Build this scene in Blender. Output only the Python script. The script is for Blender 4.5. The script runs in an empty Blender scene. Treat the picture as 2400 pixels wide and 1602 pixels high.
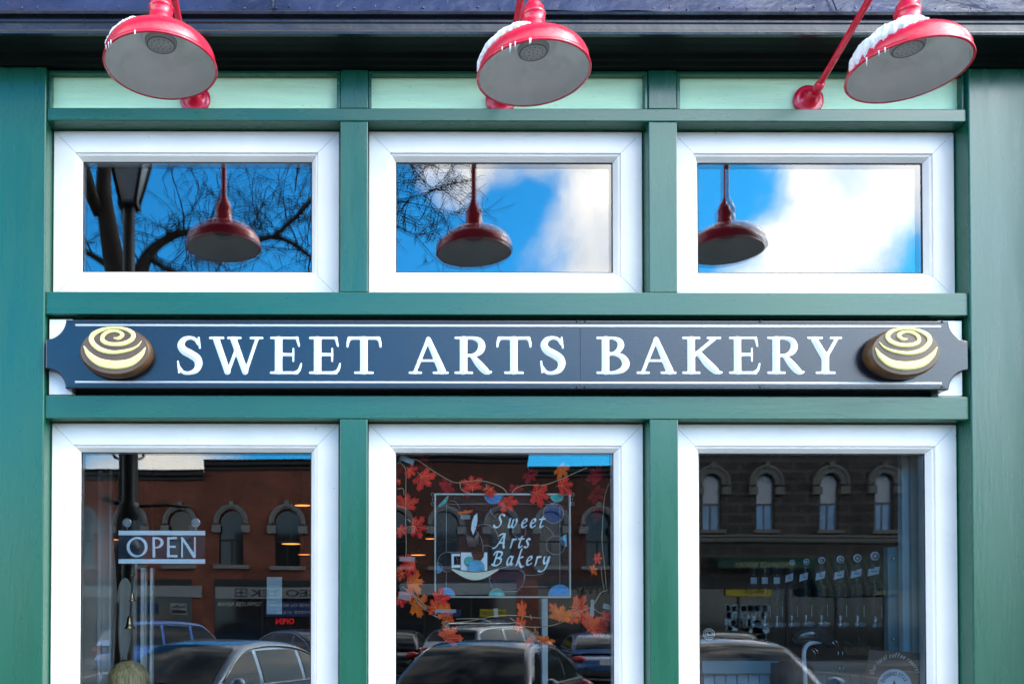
import bpy, bmesh, math, random
import numpy as np
from mathutils import Vector, Matrix
random.seed(7)
R = math.radians
SC = bpy.context.scene
COL = SC.collection

# ------------------------------------------------------------------ camera
F = 2113.0; PCX = 825.0; PITCH = 0.0157; ROLL = 0.0016
CAMY, CAMZ = -3.0, 1.6
PCY = 1450.0 - F*math.tan(PITCH)
cam_d = bpy.data.cameras.new('camera'); cam = bpy.data.objects.new('camera', cam_d); COL.objects.link(cam)
cam_d.sensor_fit = 'HORIZONTAL'; cam_d.sensor_width = 36; cam_d.lens = F/2400*36
cam_d.shift_x = (1200-PCX)/2400; cam_d.shift_y = (PCY-801)/2400
cam_d.clip_start = 0.05; cam_d.clip_end = 2000
cam.location = (0, CAMY, CAMZ)
CM = Matrix.Rotation(math.pi/2+PITCH, 3, 'X') @ Matrix.Rotation(ROLL, 3, 'Z')
cam.rotation_euler = CM.to_euler()
SC.camera = cam

# ------------------------------------------------------------------ measuring helpers (photo pixel -> place)
GL = 0.085                      # plane of the window glass
def P(px, py, y=0.0):
    d = CM @ Vector(((px-PCX)/F, -(py-PCY)/F, -1))
    t = (y-CAMY)/d.y
    return Vector((d.x*t, y, CAMZ+d.z*t))
def RP(px, py, s):              # a point s metres in front of the shop whose mirror image is at that pixel
    v = P(px, py, 2*GL+s); return Vector((v.x, -s, v.z))

# ------------------------------------------------------------------ world, sun, exposure
SC.view_settings.view_transform = 'Standard'; SC.view_settings.look = 'None'
SC.view_settings.exposure = 0.0; SC.view_settings.gamma = 1.0
SUN_EL, SUN_AZ = 38, 62          # azimuth: degrees to the right of straight out from the shop
sun_d = bpy.data.lights.new('sun', 'SUN'); sun_d.energy = 2.1; sun_d.angle = R(7); sun_d.color = (1, .94, .86)
sun = bpy.data.objects.new('sun', sun_d); COL.objects.link(sun)
sd = Vector((math.sin(R(SUN_AZ))*math.cos(R(SUN_EL)), -math.cos(R(SUN_AZ))*math.cos(R(SUN_EL)), math.sin(R(SUN_EL))))
sun.rotation_euler = sd.to_track_quat('Z', 'Y').to_euler()
W = bpy.data.worlds.new('World'); SC.world = W; W.use_nodes = True
def build_world():
    nt = W.node_tree; N = nt.nodes; L = nt.links
    bg = N['Background']; bg.inputs[1].default_value = 0.12
    sky = N.new('ShaderNodeTexSky'); sky.sky_type = 'NISHITA'; sky.sun_disc = False
    sky.sun_elevation = R(SUN_EL); sky.sun_rotation = math.atan2(sd.x, sd.y)
    tc = N.new('ShaderNodeTexCoord')
    warp = N.new('ShaderNodeTexNoise'); warp.inputs['Scale'].default_value = 4.0; warp.inputs['Detail'].default_value = 8
    L.new(tc.outputs['Generated'], warp.inputs['Vector'])
    def vm(op, a, b, sc=None):
        n = N.new('ShaderNodeVectorMath'); n.operation = op
        for i, v in enumerate((a, b)):
            if v is None: continue
            if isinstance(v, (tuple, Vector)): n.inputs[i].default_value = tuple(v)
            else: L.new(v, n.inputs[i])
        if sc is not None: n.inputs['Scale'].default_value = sc
        return n
    def m(op, a, b=None, clamp=False):
        n = N.new('ShaderNodeMath'); n.operation = op; n.use_clamp = clamp
        for i, v in enumerate((a, b)):
            if v is None: continue
            if isinstance(v, (int, float)): n.inputs[i].default_value = v
            else: L.new(v, n.inputs[i])
        return n.outputs[0]
    w0 = vm('SUBTRACT', warp.outputs['Color'], (.5, .5, .5)).outputs[0]
    w1 = vm('SCALE', w0, None, 0.20).outputs[0]
    dirv = vm('ADD', tc.outputs['Generated'], w1).outputs[0]
    dv = vm('NORMALIZE', dirv, None).outputs[0]
    def D(px, py): return Vector(((px-825)/2113, -1, (1450-py)/2113)).normalized()
    blobs = [(D(360, 500), .24, -1.7), (D(-250, 450), .30, -1.0), (D(1190, 600), .055, -1.0), (D(980, 610), .075, -1.3), (D(1165, 480), .03, -.6), (D(1060, 425), .04, .6),
             (D(1690, 480), .072, -1.2), (D(1760, 430), .04, -.6), (D(2150, 622), .045, -.9), (D(1650, 640), .05, -.6), (D(1940, 635), .04, -.4), (D(2035, 410), .025, -.35), (D(1360, 400), .03, -.25),
             (D(700, 1078), .07, -.9), (D(1340, 1078), .10, -1.2), (D(1350, 500), .08, .6), (D(1900, 480), .12, .7), (D(300, 1085), .12, .8), (Vector((-.2, .15, .96)), .62, -1.5)]
    acc = None
    for c, r, wgt in blobs:
        ds = vm('DISTANCE', dv, c).outputs['Value']
        mr = N.new('ShaderNodeMapRange'); mr.interpolation_type = 'SMOOTHSTEP'
        L.new(ds, mr.inputs[0]); mr.inputs[1].default_value = r*1.35; mr.inputs[2].default_value = r*.35
        mr.inputs[3].default_value = 0; mr.inputs[4].default_value = wgt
        acc = mr.outputs[0] if acc is None else m('ADD', acc, mr.outputs[0])
    n2 = N.new('ShaderNodeTexNoise'); n2.inputs['Scale'].default_value = 9; n2.inputs['Detail'].default_value = 10; n2.inputs['Roughness'].default_value = .62
    L.new(dv, n2.inputs['Vector'])
    v = m('ADD', acc, m('MULTIPLY', m('SUBTRACT', n2.outputs['Fac'], .5), 2.7))
    v = m('ADD', v, .72)
    mr = N.new('ShaderNodeMapRange'); mr.interpolation_type = 'SMOOTHSTEP'; L.new(v, mr.inputs[0])
    mr.inputs[1].default_value = -.15; mr.inputs[2].default_value = 1.25
    # deep polarised blue of the clear patches
    tint = N.new('ShaderNodeMix'); tint.data_type = 'RGBA'; tint.blend_type = 'MULTIPLY'; tint.inputs[0].default_value = 1
    L.new(sky.outputs[0], tint.inputs[6]); 
    sx = N.new('ShaderNodeSeparateXYZ'); L.new(tc.outputs['Generated'], sx.inputs[0]); el = N.new('ShaderNodeMapRange'); L.new(sx.outputs['Z'], el.inputs[0])
    el.inputs[1].default_value = .45; el.inputs[2].default_value = .75; tm = N.new('ShaderNodeMix'); tm.data_type = 'RGBA'; L.new(el.outputs[0], tm.inputs[0])
    tm.inputs[6].default_value = (.50, 4.2, 6.8, 1); tm.inputs[7].default_value = (.65, .95, 1.25, 1); L.new(tm.outputs[2], tint.inputs[7])
    cl = N.new('ShaderNodeValToRGB'); n3 = N.new('ShaderNodeTexNoise'); n3.inputs['Scale'].default_value = 9; n3.inputs['Detail'].default_value = 7
    L.new(tc.outputs['Generated'], n3.inputs['Vector']); L.new(n3.outputs['Fac'], cl.inputs[0])
    cl.color_ramp.elements[0].position = .36; cl.color_ramp.elements[0].color = (.50, .57, .66, 1)
    cl.color_ramp.elements[1].position = .60; cl.color_ramp.elements[1].color = (1, .965, .895, 1)
    cs = N.new('ShaderNodeMix'); cs.data_type = 'RGBA'; cs.blend_type = 'MULTIPLY'; cs.inputs[0].default_value = 1
    L.new(cl.outputs[0], cs.inputs[6]); 
    gd = vm('DISTANCE', tc.outputs['Generated'], sd).outputs['Value']; gm_ = N.new('ShaderNodeMapRange'); gm_.interpolation_type = 'SMOOTHERSTEP'
    L.new(gd, gm_.inputs[0]); gm_.inputs[1].default_value = .98; gm_.inputs[2].default_value = .05; gm_.inputs[3].default_value = 42; gm_.inputs[4].default_value = 112
    L.new(gm_.outputs[0], cs.inputs[7])
    mx = N.new('ShaderNodeMix'); mx.data_type = 'RGBA'; L.new(mr.outputs[0], mx.inputs[0])
    L.new(tint.outputs[2], mx.inputs[6]); L.new(cs.outputs[2], mx.inputs[7])
    L.new(mx.outputs[2], bg.inputs[0])
build_world()

# ------------------------------------------------------------------ scene-graph helpers
def tag(o, label=None, cat=None, group=None, kind=None):
    if label: o['label'] = label
    if cat: o['category'] = cat
    if group: o['group'] = group
    if kind: o['kind'] = kind
    return o
def empty(name, loc=(0, 0, 0), label=None, cat=None, group=None):
    o = bpy.data.objects.new(name, None); COL.objects.link(o); o.location = loc; o.empty_display_size = .1
    return tag(o, label, cat, group)
class MB:
    def __init__(s): s.v = []; s.f = []; s.sm = []
    def add(s, vs, fs, smooth=False):
        b = len(s.v); s.v += [tuple(v) for v in vs]; s.f += [tuple(i+b for i in f) for f in fs]; s.sm += [smooth]*len(fs); return s
    def box(s, a, b):
        x0, y0, z0 = a; x1, y1, z1 = b
        vs = [(x0,y0,z0),(x1,y0,z0),(x1,y1,z0),(x0,y1,z0),(x0,y0,z1),(x1,y0,z1),(x1,y1,z1),(x0,y1,z1)]
        return s.add(vs, [(0,3,2,1),(4,5,6,7),(0,1,5,4),(1,2,6,5),(2,3,7,6),(3,0,4,7)])
    def cbox(s, c, d): return s.box([c[i]-d[i]/2 for i in range(3)], [c[i]+d[i]/2 for i in range(3)])
    def tube(s, pts, rad, n=10, cap=True):
        pts = [Vector(p) for p in pts]
        if not hasattr(rad, '__len__'): rad = [rad]*len(pts)
        vs = []; fs = []; prev = None
        for i, p in enumerate(pts):
            t = (pts[min(i+1, len(pts)-1)]-pts[max(i-1, 0)])
            if t.length < 1e-9: t = Vector((0, 0, 1))
            t.normalize()
            if prev is None:
                a = Vector((0, 0, 1)) if abs(t.z) < .9 else Vector((1, 0, 0)); u = t.cross(a).normalized()
            else: u = (prev - t*prev.dot(t)).normalized()
            prev = u; w = t.cross(u)
            for k in range(n):
                an = 2*math.pi*k/n; vs.append(p+(u*math.cos(an)+w*math.sin(an))*rad[i])
        for i in range(len(pts)-1):
            for k in range(n):
                a = i*n+k; b = i*n+(k+1) % n; fs.append((a, b, b+n, a+n))
        if cap and n > 2:
            fs.append(tuple(range(n))[::-1]); fs.append(tuple(range((len(pts)-1)*n, len(pts)*n)))
        return s.add(vs, fs, True)
    def lathe(s, prof, c=(0, 0, 0), n=48, M=None, smooth=True):      # prof [(r,z)] about z
        vs = []; fs = []
        for r, z in prof:
            for k in range(n):
                an = 2*math.pi*k/n; p = Vector((r*math.cos(an), r*math.sin(an), z))
                if M: p = M @ p
                vs.append(p+Vector(c))
        for i in range(len(prof)-1):
            for k in range(n):
                a = i*n+k; b = i*n+(k+1) % n; fs.append((a, b, b+n, a+n))
        return s.add(vs, fs, smooth)
    def grid(s, rows, smooth=True, flip=False):
        m = len(rows[0]); vs = [p for r in rows for p in r]; fs = []
        for i in range(len(rows)-1):
            for k in range(m-1):
                a = i*m+k; q = (a, a+1, a+1+m, a+m); fs.append(q[::-1] if flip else q)
        return s.add(vs, fs, smooth)
    def ell(s, c, rx, ry, rz, n=12, m=20):
        rows = []
        for i in range(n+1):
            th = math.pi*i/n
            rows.append([(c[0]+rx*math.sin(th)*math.cos(2*math.pi*k/m), c[1]+ry*math.sin(th)*math.sin(2*math.pi*k/m), c[2]+rz*math.cos(th)) for k in range(m+1)])
        return s.grid(rows, flip=True)
    def plate(s, outline, y0, y1):                 # outline [(x,z)] extruded along y (y0 front)
        n = len(outline)
        vs = [(x, y0, z) for x, z in outline]+[(x, y1, z) for x, z in outline]
        fs = [tuple(range(n)), tuple(range(n, 2*n))[::-1]]+[(i, (i+n), (i+1) % n+n, (i+1) % n) for i in range(n)]
        return s.add(vs, fs)
    def build(s, name, mat, parent=None, bevel=0, segs=2, ang=40):
        me = bpy.data.meshes.new(name); me.from_pydata(s.v, [], s.f); me.materials.append(mat)
        me.polygons.foreach_set('use_smooth', s.sm); me.update()
        o = bpy.data.objects.new(name, me); COL.objects.link(o)
        bm = bmesh.new(); bm.from_mesh(me); bmesh.ops.recalc_face_normals(bm, faces=bm.faces)
        if bevel:
            bmesh.ops.remove_doubles(bm, verts=bm.verts, dist=1e-6)
            es = [e for e in bm.edges if len(e.link_faces) == 2 and e.calc_face_angle(0) > R(ang)]
            bmesh.ops.bevel(bm, geom=es, offset=bevel, segments=segs, profile=.5, affect='EDGES', clamp_overlap=True)
        bm.to_mesh(me); bm.free()
        if parent:
            o.parent = parent; pm = Matrix.Identity(4); q = parent
            while q: pm = Matrix.Translation(q.location) @ q.rotation_euler.to_matrix().to_4x4() @ pm; q = q.parent
            me.transform(pm.inverted())        # verts were given in world space
        return o
def box(a, b): return MB().box(a, b)
def merge(*ms):
    o = MB()
    for m_ in ms: o.v, o.f, o.sm = o.v+m_.v, o.f+[tuple(i+len(o.v) for i in f) for f in m_.f], o.sm+m_.sm
    return o

# ------------------------------------------------------------------ materials
def rgb(c): return (c[0], c[1], c[2], 1)
def mat(name, color, rough=.5, metal=0, spec=.5, coat=0, var=0, vscale=6, bump=0, bscale=60, emit=None, es=0, stretch=None, fleck=0, trans=0, alpha=1, color2=None):
    m = bpy.data.materials.new(name); m.use_nodes = True; nt = m.node_tree; N = nt.nodes; L = nt.links
    b = N['Principled BSDF']
    b.inputs['Base Color'].default_value = rgb(color); b.inputs['Roughness'].default_value = rough
    b.inputs['Metallic'].default_value = metal; b.inputs['Specular IOR Level'].default_value = spec
    b.inputs['Coat Weight'].default_value = coat; b.inputs['Coat Roughness'].default_value = .08
    if trans: b.inputs['Transmission Weight'].default_value = trans
    if alpha < 1: b.inputs['Alpha'].default_value = alpha
    if emit: b.inputs['Emission Color'].default_value = rgb(emit); b.inputs['Emission Strength'].default_value = es
    tc = N.new('ShaderNodeTexCoord'); vec = tc.outputs['Object']
    if stretch:
        mp = N.new('ShaderNodeMapping'); mp.inputs['Scale'].default_value = stretch; L.new(vec, mp.inputs[0]); vec = mp.outputs[0]
    if var:
        n = N.new('ShaderNodeTexNoise'); n.inputs['Scale'].default_value = vscale; n.inputs['Detail'].default_value = 6; L.new(vec, n.inputs['Vector'])
        cr = N.new('ShaderNodeValToRGB'); L.new(n.outputs['Fac'], cr.inputs[0])
        c2 = color2 or tuple(min(1, c*(1+var)) for c in color)
        cr.color_ramp.elements[0].position = .32; cr.color_ramp.elements[0].color = rgb(tuple(c*(1-var) for c in color))
        cr.color_ramp.elements[1].position = .68; cr.color_ramp.elements[1].color = rgb(c2)
        out = cr.outputs[0]
        mrn = N.new('ShaderNodeMapRange'); L.new(n.outputs['Fac'], mrn.inputs[0]); mrn.inputs[1].default_value = .3; mrn.inputs[2].default_value = .7
        mrn.inputs[3].default_value = max(.02, rough*.85); mrn.inputs[4].default_value = min(1, rough*1.2); L.new(mrn.outputs[0], b.inputs['Roughness'])
        if fleck:
            vz = N.new('ShaderNodeTexNoise'); vz.inputs['Scale'].default_value = 55; vz.inputs['Detail'].default_value = 2; L.new(vec, vz.inputs['Vector'])
            th = N.new('ShaderNodeMath'); th.operation = 'GREATER_THAN'; th.inputs[1].default_value = 1-fleck; L.new(vz.outputs['Fac'], th.inputs[0])
            mx = N.new('ShaderNodeMix'); mx.data_type = 'RGBA'; L.new(th.outputs[0], mx.inputs[0]); L.new(out, mx.inputs[6]); mx.inputs[7].default_value = rgb(tuple(c*.25 for c in color)); out = mx.outputs[2]
        L.new(out, b.inputs['Base Color'])
    if bump:
        n = N.new('ShaderNodeTexNoise'); n.inputs['Scale'].default_value = bscale; n.inputs['Detail'].default_value = 5; L.new(vec, n.inputs['Vector'])
        bp = N.new('ShaderNodeBump'); bp.inputs['Strength'].default_value = bump; bp.inputs['Distance'].default_value = .01; L.new(n.outputs['Fac'], bp.inputs['Height'])
        L.new(bp.outputs[0], b.inputs['Normal'])
    return m
def glass_mat(name, refl, tint=(.8, .85, .84), wav=0.0):
    m = bpy.data.materials.new(name); m.use_nodes = True; nt = m.node_tree; N = nt.nodes; L = nt.links; N.clear()
    out = N.new('ShaderNodeOutputMaterial'); tr = N.new('ShaderNodeBsdfTransparent'); tr.inputs[0].default_value = rgb(tint)
    gl = N.new('ShaderNodeBsdfGlossy'); gl.inputs['Roughness'].default_value = 0.0; gl.inputs[0].default_value = (1, 1, 1, 1)
    fr = N.new('ShaderNodeFresnel'); fr.inputs[0].default_value = 1.5
    ad = N.new('ShaderNodeMath'); ad.operation = 'ADD'; ad.inputs[1].default_value = refl-.04; ad.use_clamp = True
    L.new(fr.outputs[0], ad.inputs[0])
    mx = N.new('ShaderNodeMixShader'); L.new(ad.outputs[0], mx.inputs[0]); L.new(tr.outputs[0], mx.inputs[1]); L.new(gl.outputs[0], mx.inputs[2]); L.new(mx.outputs[0], out.inputs[0])
    if wav:
        tc = N.new('ShaderNodeTexCoord'); n = N.new('ShaderNodeTexNoise'); n.inputs['Scale'].default_value = 2.2; n.inputs['Detail'].default_value = 1
        L.new(tc.outputs['Object'], n.inputs['Vector']); bp = N.new('ShaderNodeBump'); bp.inputs['Strength'].default_value = 1; bp.inputs['Distance'].default_value = wav
        L.new(n.outputs['Fac'], bp.inputs['Height']); L.new(bp.outputs[0], gl.inputs['Normal'])
    return m
def brick_mat(name, c1, c2, mortar, scale=1.0, rough=.85, bw=.22, bh=.075):
    m = bpy.data.materials.new(name); m.use_nodes = True; nt = m.node_tree; N = nt.nodes; L = nt.links; b = N['Principled BSDF']
    tc = N.new('ShaderNodeTexCoord'); sp = N.new('ShaderNodeSeparateXYZ'); cb = N.new('ShaderNodeCombineXYZ')
    L.new(tc.outputs['Object'], sp.inputs[0]); L.new(sp.outputs['X'], cb.inputs['X']); L.new(sp.outputs['Z'], cb.inputs['Y'])
    br = N.new('ShaderNodeTexBrick'); L.new(cb.outputs[0], br.inputs['Vector']); br.inputs['Scale'].default_value = scale
    br.inputs['Brick Width'].default_value = bw; br.inputs['Row Height'].default_value = bh; br.inputs['Mortar Size'].default_value = .012*bh/.075
    br.inputs['Color1'].default_value = rgb(c1); br.inputs['Color2'].default_value = rgb(c2); br.inputs['Mortar'].default_value = rgb(mortar)
    n = N.new('ShaderNodeTexNoise'); n.inputs['Scale'].default_value = .8; n.inputs['Detail'].default_value = 6; L.new(tc.outputs['Object'], n.inputs['Vector'])
    cr = N.new('ShaderNodeValToRGB'); cr.color_ramp.elements[0].position = .3; cr.color_ramp.elements[0].color = (.5, .5, .5, 1); cr.color_ramp.elements[1].position = .7; cr.color_ramp.elements[1].color = (1.2, 1.15, 1.1, 1)
    L.new(n.outputs['Fac'], cr.inputs[0]); mx = N.new('ShaderNodeMix'); mx.data_type = 'RGBA'; mx.blend_type = 'MULTIPLY'; mx.inputs[0].default_value = 1
    L.new(br.outputs['Color'], mx.inputs[6]); L.new(cr.outputs[0], mx.inputs[7]); L.new(mx.outputs[2], b.inputs['Base Color']); b.inputs['Roughness'].default_value = rough
    bp = N.new('ShaderNodeBump'); bp.inputs['Strength'].default_value = .5; bp.inputs['Distance'].default_value = .01; bp.invert = True; L.new(br.outputs['Fac'], bp.inputs['Height']); L.new(bp.outputs[0], b.inputs['Normal'])
    return m

GREEN = mat('green_paint_v', (.004, .084, .047), .27, spec=.75, var=.05, vscale=3, bump=.035, bscale=14, stretch=(6, 6, .8), fleck=.24)
GREENH = mat('green_paint_h', (.004, .084, .047), .27, spec=.75, var=.05, vscale=3, bump=.035, bscale=14, stretch=(.8, 6, 6), fleck=.25)
MINT = mat('mint_paint', (.58, .86, .58), .45, var=.07, vscale=4, bump=.35, bscale=16, stretch=(.7, 6, 7), fleck=.27)
WHITE = mat('white_paint', (.80, .77, .74), .38, fleck=.225, var=.05, vscale=5, bump=.12, bscale=30)
WHITE_B = mat('white_backing', (.84, .85, .86), .45, var=.04)
BLACKM = mat('black_metal', (.010, .012, .022), .26, spec=.6, var=.25, vscale=5, bump=.6, bscale=7)
FLASH = mat('flashing_metal', (.010, .022, .07), .30, metal=0, spec=.7, var=.35, vscale=4, bump=1.0, bscale=11)
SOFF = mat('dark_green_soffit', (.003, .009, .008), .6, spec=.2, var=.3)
SEAL = mat('black_sealant', (.01, .01, .01), .6)
RED = mat('red_enamel', (.66, .003, .040), .27, spec=.6, coat=.4, var=.08, vscale=8, bump=.05, bscale=20)
ENAM = mat('grey_enamel', (.62, .63, .64), .3, spec=.5, var=.08, vscale=10)
LENS = mat('bulb_lens', (.33, .33, .34), .25)
LDOT = mat('lens_dots', (.06, .06, .06), .5)
SNOW = mat('snow', (.86, .89, .95), .5, var=.05, vscale=40, bump=.6, bscale=130)
SIGNB = mat('sign_board_paint', (.004, .007, .016), .2, spec=.78, var=.10, vscale=9, bump=.08, bscale=200)
LETW = mat('letter_white', (.80, .86, .92), .35, var=.03)
BROWN = mat('roll_brown', (.11, .07, .05), .42, spec=.5, var=.2, vscale=25)
BROWN2 = mat('roll_edge_brown', (.10, .045, .015), .38, spec=.5, var=.3, vscale=30)
ICING = mat('icing_yellow', (.90, .82, .30), .4, var=.05, vscale=20)
GLASS_U = glass_mat('window_glass_upper', .115, (.9, .9, .9), .0005)
GLASS_L = glass_mat('window_glass_lower', .075, (.99, 1, 1), .0004)
CHROME = mat('chrome', (.75, .78, .8), .12, metal=1)
DARK = mat('dark_matte', (.012, .012, .014), .6)

# ------------------------------------------------------------------ text and stroke shapes
def text_mesh(txt, size=1.0, spacing=1.0, shear=0, bold=0):
    cu = bpy.data.curves.new('t', 'FONT'); cu.body = txt; cu.size = size; cu.space_character = spacing; cu.shear = shear; cu.offset = bold; cu.resolution_u = 3
    o = bpy.data.objects.new('t', cu); COL.objects.link(o)
    dg = bpy.context.evaluated_depsgraph_get(); me = bpy.data.meshes.new_from_object(o.evaluated_get(dg))
    v = [tuple(p.co)[:2] for p in me.vertices]; f = [tuple(p.vertices) for p in me.polygons]
    bpy.data.objects.remove(o); bpy.data.curves.remove(cu); bpy.data.meshes.remove(me)
    return v, f
def text_on(mb, txt, x0, z0, x1, z1, y, bold=0, facing=-1, spacing=1.0, shear=0):   # fit text in a box on a plane of constant y
    v, f = text_mesh(txt, 1, spacing, shear, bold)
    if not v: return
    a = min(p[0] for p in v); b = max(p[0] for p in v); c = min(p[1] for p in v); d = max(p[1] for p in v)
    mb.add([((x0+(p[0]-a)/(b-a)*(x1-x0)), y, z0+(p[1]-c)/(d-c)*(z1-z0)) for p in v], f)
def catmull(pts, n=6):
    out = []; pts = [np.array(p, float) for p in pts]; q = [pts[0]*2-pts[1]]+pts+[pts[-1]*2-pts[-2]]
    for i in range(1, len(q)-2):
        for k in range(n):
            t = k/n; a, b, c, d = q[i-1:i+3]
            out.append(.5*((2*b)+(-a+c)*t+(2*a-5*b+4*c-d)*t*t+(-a+3*b-3*c+d)*t**3))
    out.append(pts[-1]); return out
def sdf_mesh(strokes, bounds, res, to3d, hmax, slope=1.0, nib=None, k=0.0, base=0.0):
    """strokes: [[(x,y,r)...]] ; returns an MB with a raised (chiselled) shape; to3d(x,y,h)->xyz"""
    x0, y0, x1, y1 = bounds; nx = max(3, int((x1-x0)/res)+1); ny = max(3, int((y1-y0)/res)+1)
    X, Y = np.meshgrid(np.linspace(x0, x1, nx), np.linspace(y0, y1, ny))
    T = np.eye(2)
    if nib: # (ratio, angle) : pen is thin along angle direction
        ra, an = nib; c, s_ = math.cos(an), math.sin(an); T = np.array([[c, s_], [-s_*ra, c*ra]])
    XX = T[0, 0]*X+T[0, 1]*Y; YY = T[1, 0]*X+T[1, 1]*Y
    D = np.full(X.shape, 9.0); acc = np.zeros(X.shape)
    for st in strokes:
        ds = np.full(X.shape, 9.0)
        for (ax, ay, ar), (bx, by, br) in zip(st[:-1], st[1:]):
            a = T @ np.array([ax, ay]); b = T @ np.array([bx, by]); ab = b-a; L2 = max(ab @ ab, 1e-12)
            t = np.clip(((XX-a[0])*ab[0]+(YY-a[1])*ab[1])/L2, 0, 1)
            ds = np.minimum(ds, np.hypot(XX-a[0]-t*ab[0], YY-a[1]-t*ab[1])-(ar+(br-ar)*t))
        D = np.minimum(D, ds)
        if k: acc += np.exp(-np.clip(ds, -1, 5)/k)
    if k: D = -k*np.log(acc+1e-30)
    mb = MB(); idx = {}; verts = []
    def H(d): return base+min(hmax, max(0, -d)*slope)
    def corner(i, j):
        key = (i, j)
        if key not in idx: idx[key] = len(verts); verts.append(to3d(X[j, i], Y[j, i], H(D[j, i])))
        return idx[key]
    def edge(i, j, i2, j2):
        key = ((i, j), (i2, j2)) if (i, j) < (i2, j2) else ((i2, j2), (i, j))
        if key not in idx:
            d1, d2 = D[j, i], D[j2, i2]; t = d1/(d1-d2); idx[key] = len(verts)
            verts.append(to3d(X[j, i]+(X[j2, i2]-X[j, i])*t, Y[j, i]+(Y[j2, i2]-Y[j, i])*t, base))
        return idx[key]
    faces = []
    for j in range(ny-1):
        for i in range(nx-1):
            cs = [(i, j), (i+1, j), (i+1, j+1), (i, j+1)]; ins = [D[b, a] < 0 for a, b in cs]
            if not any(ins): continue
            poly = []
            for q in range(4):
                a, b = cs[q], cs[(q+1) % 4]
                if ins[q]: poly.append(corner(*a))
                if ins[q] != ins[(q+1) % 4]: poly.append(edge(*a, *b))
            if len(poly) >= 3: faces.append(tuple(poly))
    mb.add(verts, faces); return mb

# ================================================================== THE SHOP FRONT
XL = P(106, 900).x; XR = P(2271, 900).x
M1 = (P(797, 700).x, P(862, 700).x); M2 = (P(1522, 700).x, P(1589, 700).x)
def Z(py, y=0): return P(1200, py, y).z
ZS = Z(160)                              # soffit
ZA1, ZA0 = Z(254), Z(284)                # rail between frieze and upper windows
ZB1, ZB0 = Z(684.5), Z(738)
ZC1, ZC0 = Z(927), Z(981.5)
ZBOT = 0.78
shop = empty('bakery_shopfront', (0, 0, 0), 'green painted wooden bakery shopfront with white framed windows and a black cornice', 'shopfront')
DEP = .13
box((-2.1, -.010, -.0), (XL, DEP, ZS-.004)).build('pilaster', GREEN, shop, .004)
box((XR, -.010, -.0), (2.42, DEP, ZS-.004)).build('pilaster', GREEN, shop, .004)
for a, b in ((ZA0, ZA1), (ZB0, ZB1), (ZC0, ZC1)):
    box((XL, 0, a), (XR, DEP, b)).build('rail', GREENH, shop, .003)
for (m0, m1) in (M1, M2):
    for a, b in ((ZA1, ZS-.004), (ZB1, ZA0), (ZBOT, ZC0)):
        box((m0, .002, a), (m1, DEP, b)).build('mullion', GREEN, shop, .003)
box((XL, 0, .0), (XR, DEP, ZBOT)).build('stall_riser', GREENH, shop, .003)
BAYS = ((XL, M1[0]), (M1[1], M2[0]), (M2[1], XR))
for k, (a, b) in enumerate(BAYS):        # mint frieze panels, recessed behind a thin dark lip
    box((a+.002, .030, ZA1-.002), (b-.002, .05, ZS-.005)).build('frieze_panel', MINT, shop)
    t = MB(); t.box((a+.001, .006, Z(172)), (b-.001, .0299, ZS-.006)); t.box((a+.001, .006, ZA1+.001), (a+.012, .0298, Z(172)-.001)); t.box((b-.012, .006, ZA1+.001), (b-.001, .0298, Z(172)-.001))
    t.build('frieze_trim', GREENH, shop, .002)

def window(a, b, z0, z1, gm, bottom_open=False):
    """white mitred timber frame filling an opening, bevelled to the glass"""
    a += .003; b -= .003; z0 += .002; z1 -= .003
    prof = [(0, .12), (0, .061), (.003, .058), (.0735, .058), (.0765, .064), (.0795, .064), (.0825, .0655), (.0955, .083), (.0955, .12)]
    m = MB(); g = .0006
    def side(p0, p1, inn0, inn1, d):     # sweep the profile between two mitred corners
        rows = []
        for t, p, inn in ((0, p0, inn0), (1, p1, inn1)):
            rows.append([(p[0]+inn[0]*w+d[0]*(g if t == 0 else -g), y, p[1]+inn[1]*w+d[1]*(g if t == 0 else -g)) for w, y in prof])
        m.grid(rows, smooth=False)
    side((a, z1), (b, z1), (1, -1), (-1, -1), (1, 0))
    side((b, z1), (b, z0), (-1, -1), (-1, 1), (0, -1))
    side((b, z0), (a, z0), (-1, 1), (1, 1), (-1, 0))
    side((a, z0), (a, z1), (1, 1), (1, -1), (0, 1))
    w = m.build('window_frame', WHITE, shop)
    i = .0955
    bk = MB(); q = .0946
    for (c, d) in (((a, z1-q), (b, z1)), ((a, z0), (b, z0+q)), ((a, z0+q), (a+q, z1-q)), ((b-q, z0+q), (b, z1-q))): bk.box((c[0]+.0008, .10, c[1]+.0008 if c[1] == z0 else c[1]), (d[0]-.0008, .118, d[1]))
    bk.build('frame_backing', DARK, w)
    s = MB(); e = .0025
    for c, d in (((a+i, z1-i-e), (b-i, z1-i)), ((a+i, z0+i), (b-i, z0+i+e*.6)), ((a+i, z0+i+e), (a+i+e, z1-i-e)), ((b-i-e, z0+i+e), (b-i, z1-i-e))):
        s.box((c[0], .0815, c[1]), (d[0], .0835, d[1]))
    s.build('glazing_seal', SEAL, w)
    g1 = MB(); g1.add([(a+i-.004, GL, z0+i-.004), (b-i+.004, GL, z0+i-.004), (b-i+.004, GL, z1-i+.004), (a+i-.004, GL, z1-i+.004)], [(0, 1, 2, 3)]); g1.build('glass_pane', gm, w)
    y2 = GL+.016; dy = .0003
    g2 = MB(); g2.add([(a+i-.004, y2, z0+i-.004), (b-i+.004, y2+dy, z0+i-.004), (b-i+.004, y2+dy*2, z1-i+.004), (a+i-.004, y2+dy, z1-i+.004)], [(0, 1, 2, 3)]); g2.build('inner_glass_pane', gm, w)
    return w
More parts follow.
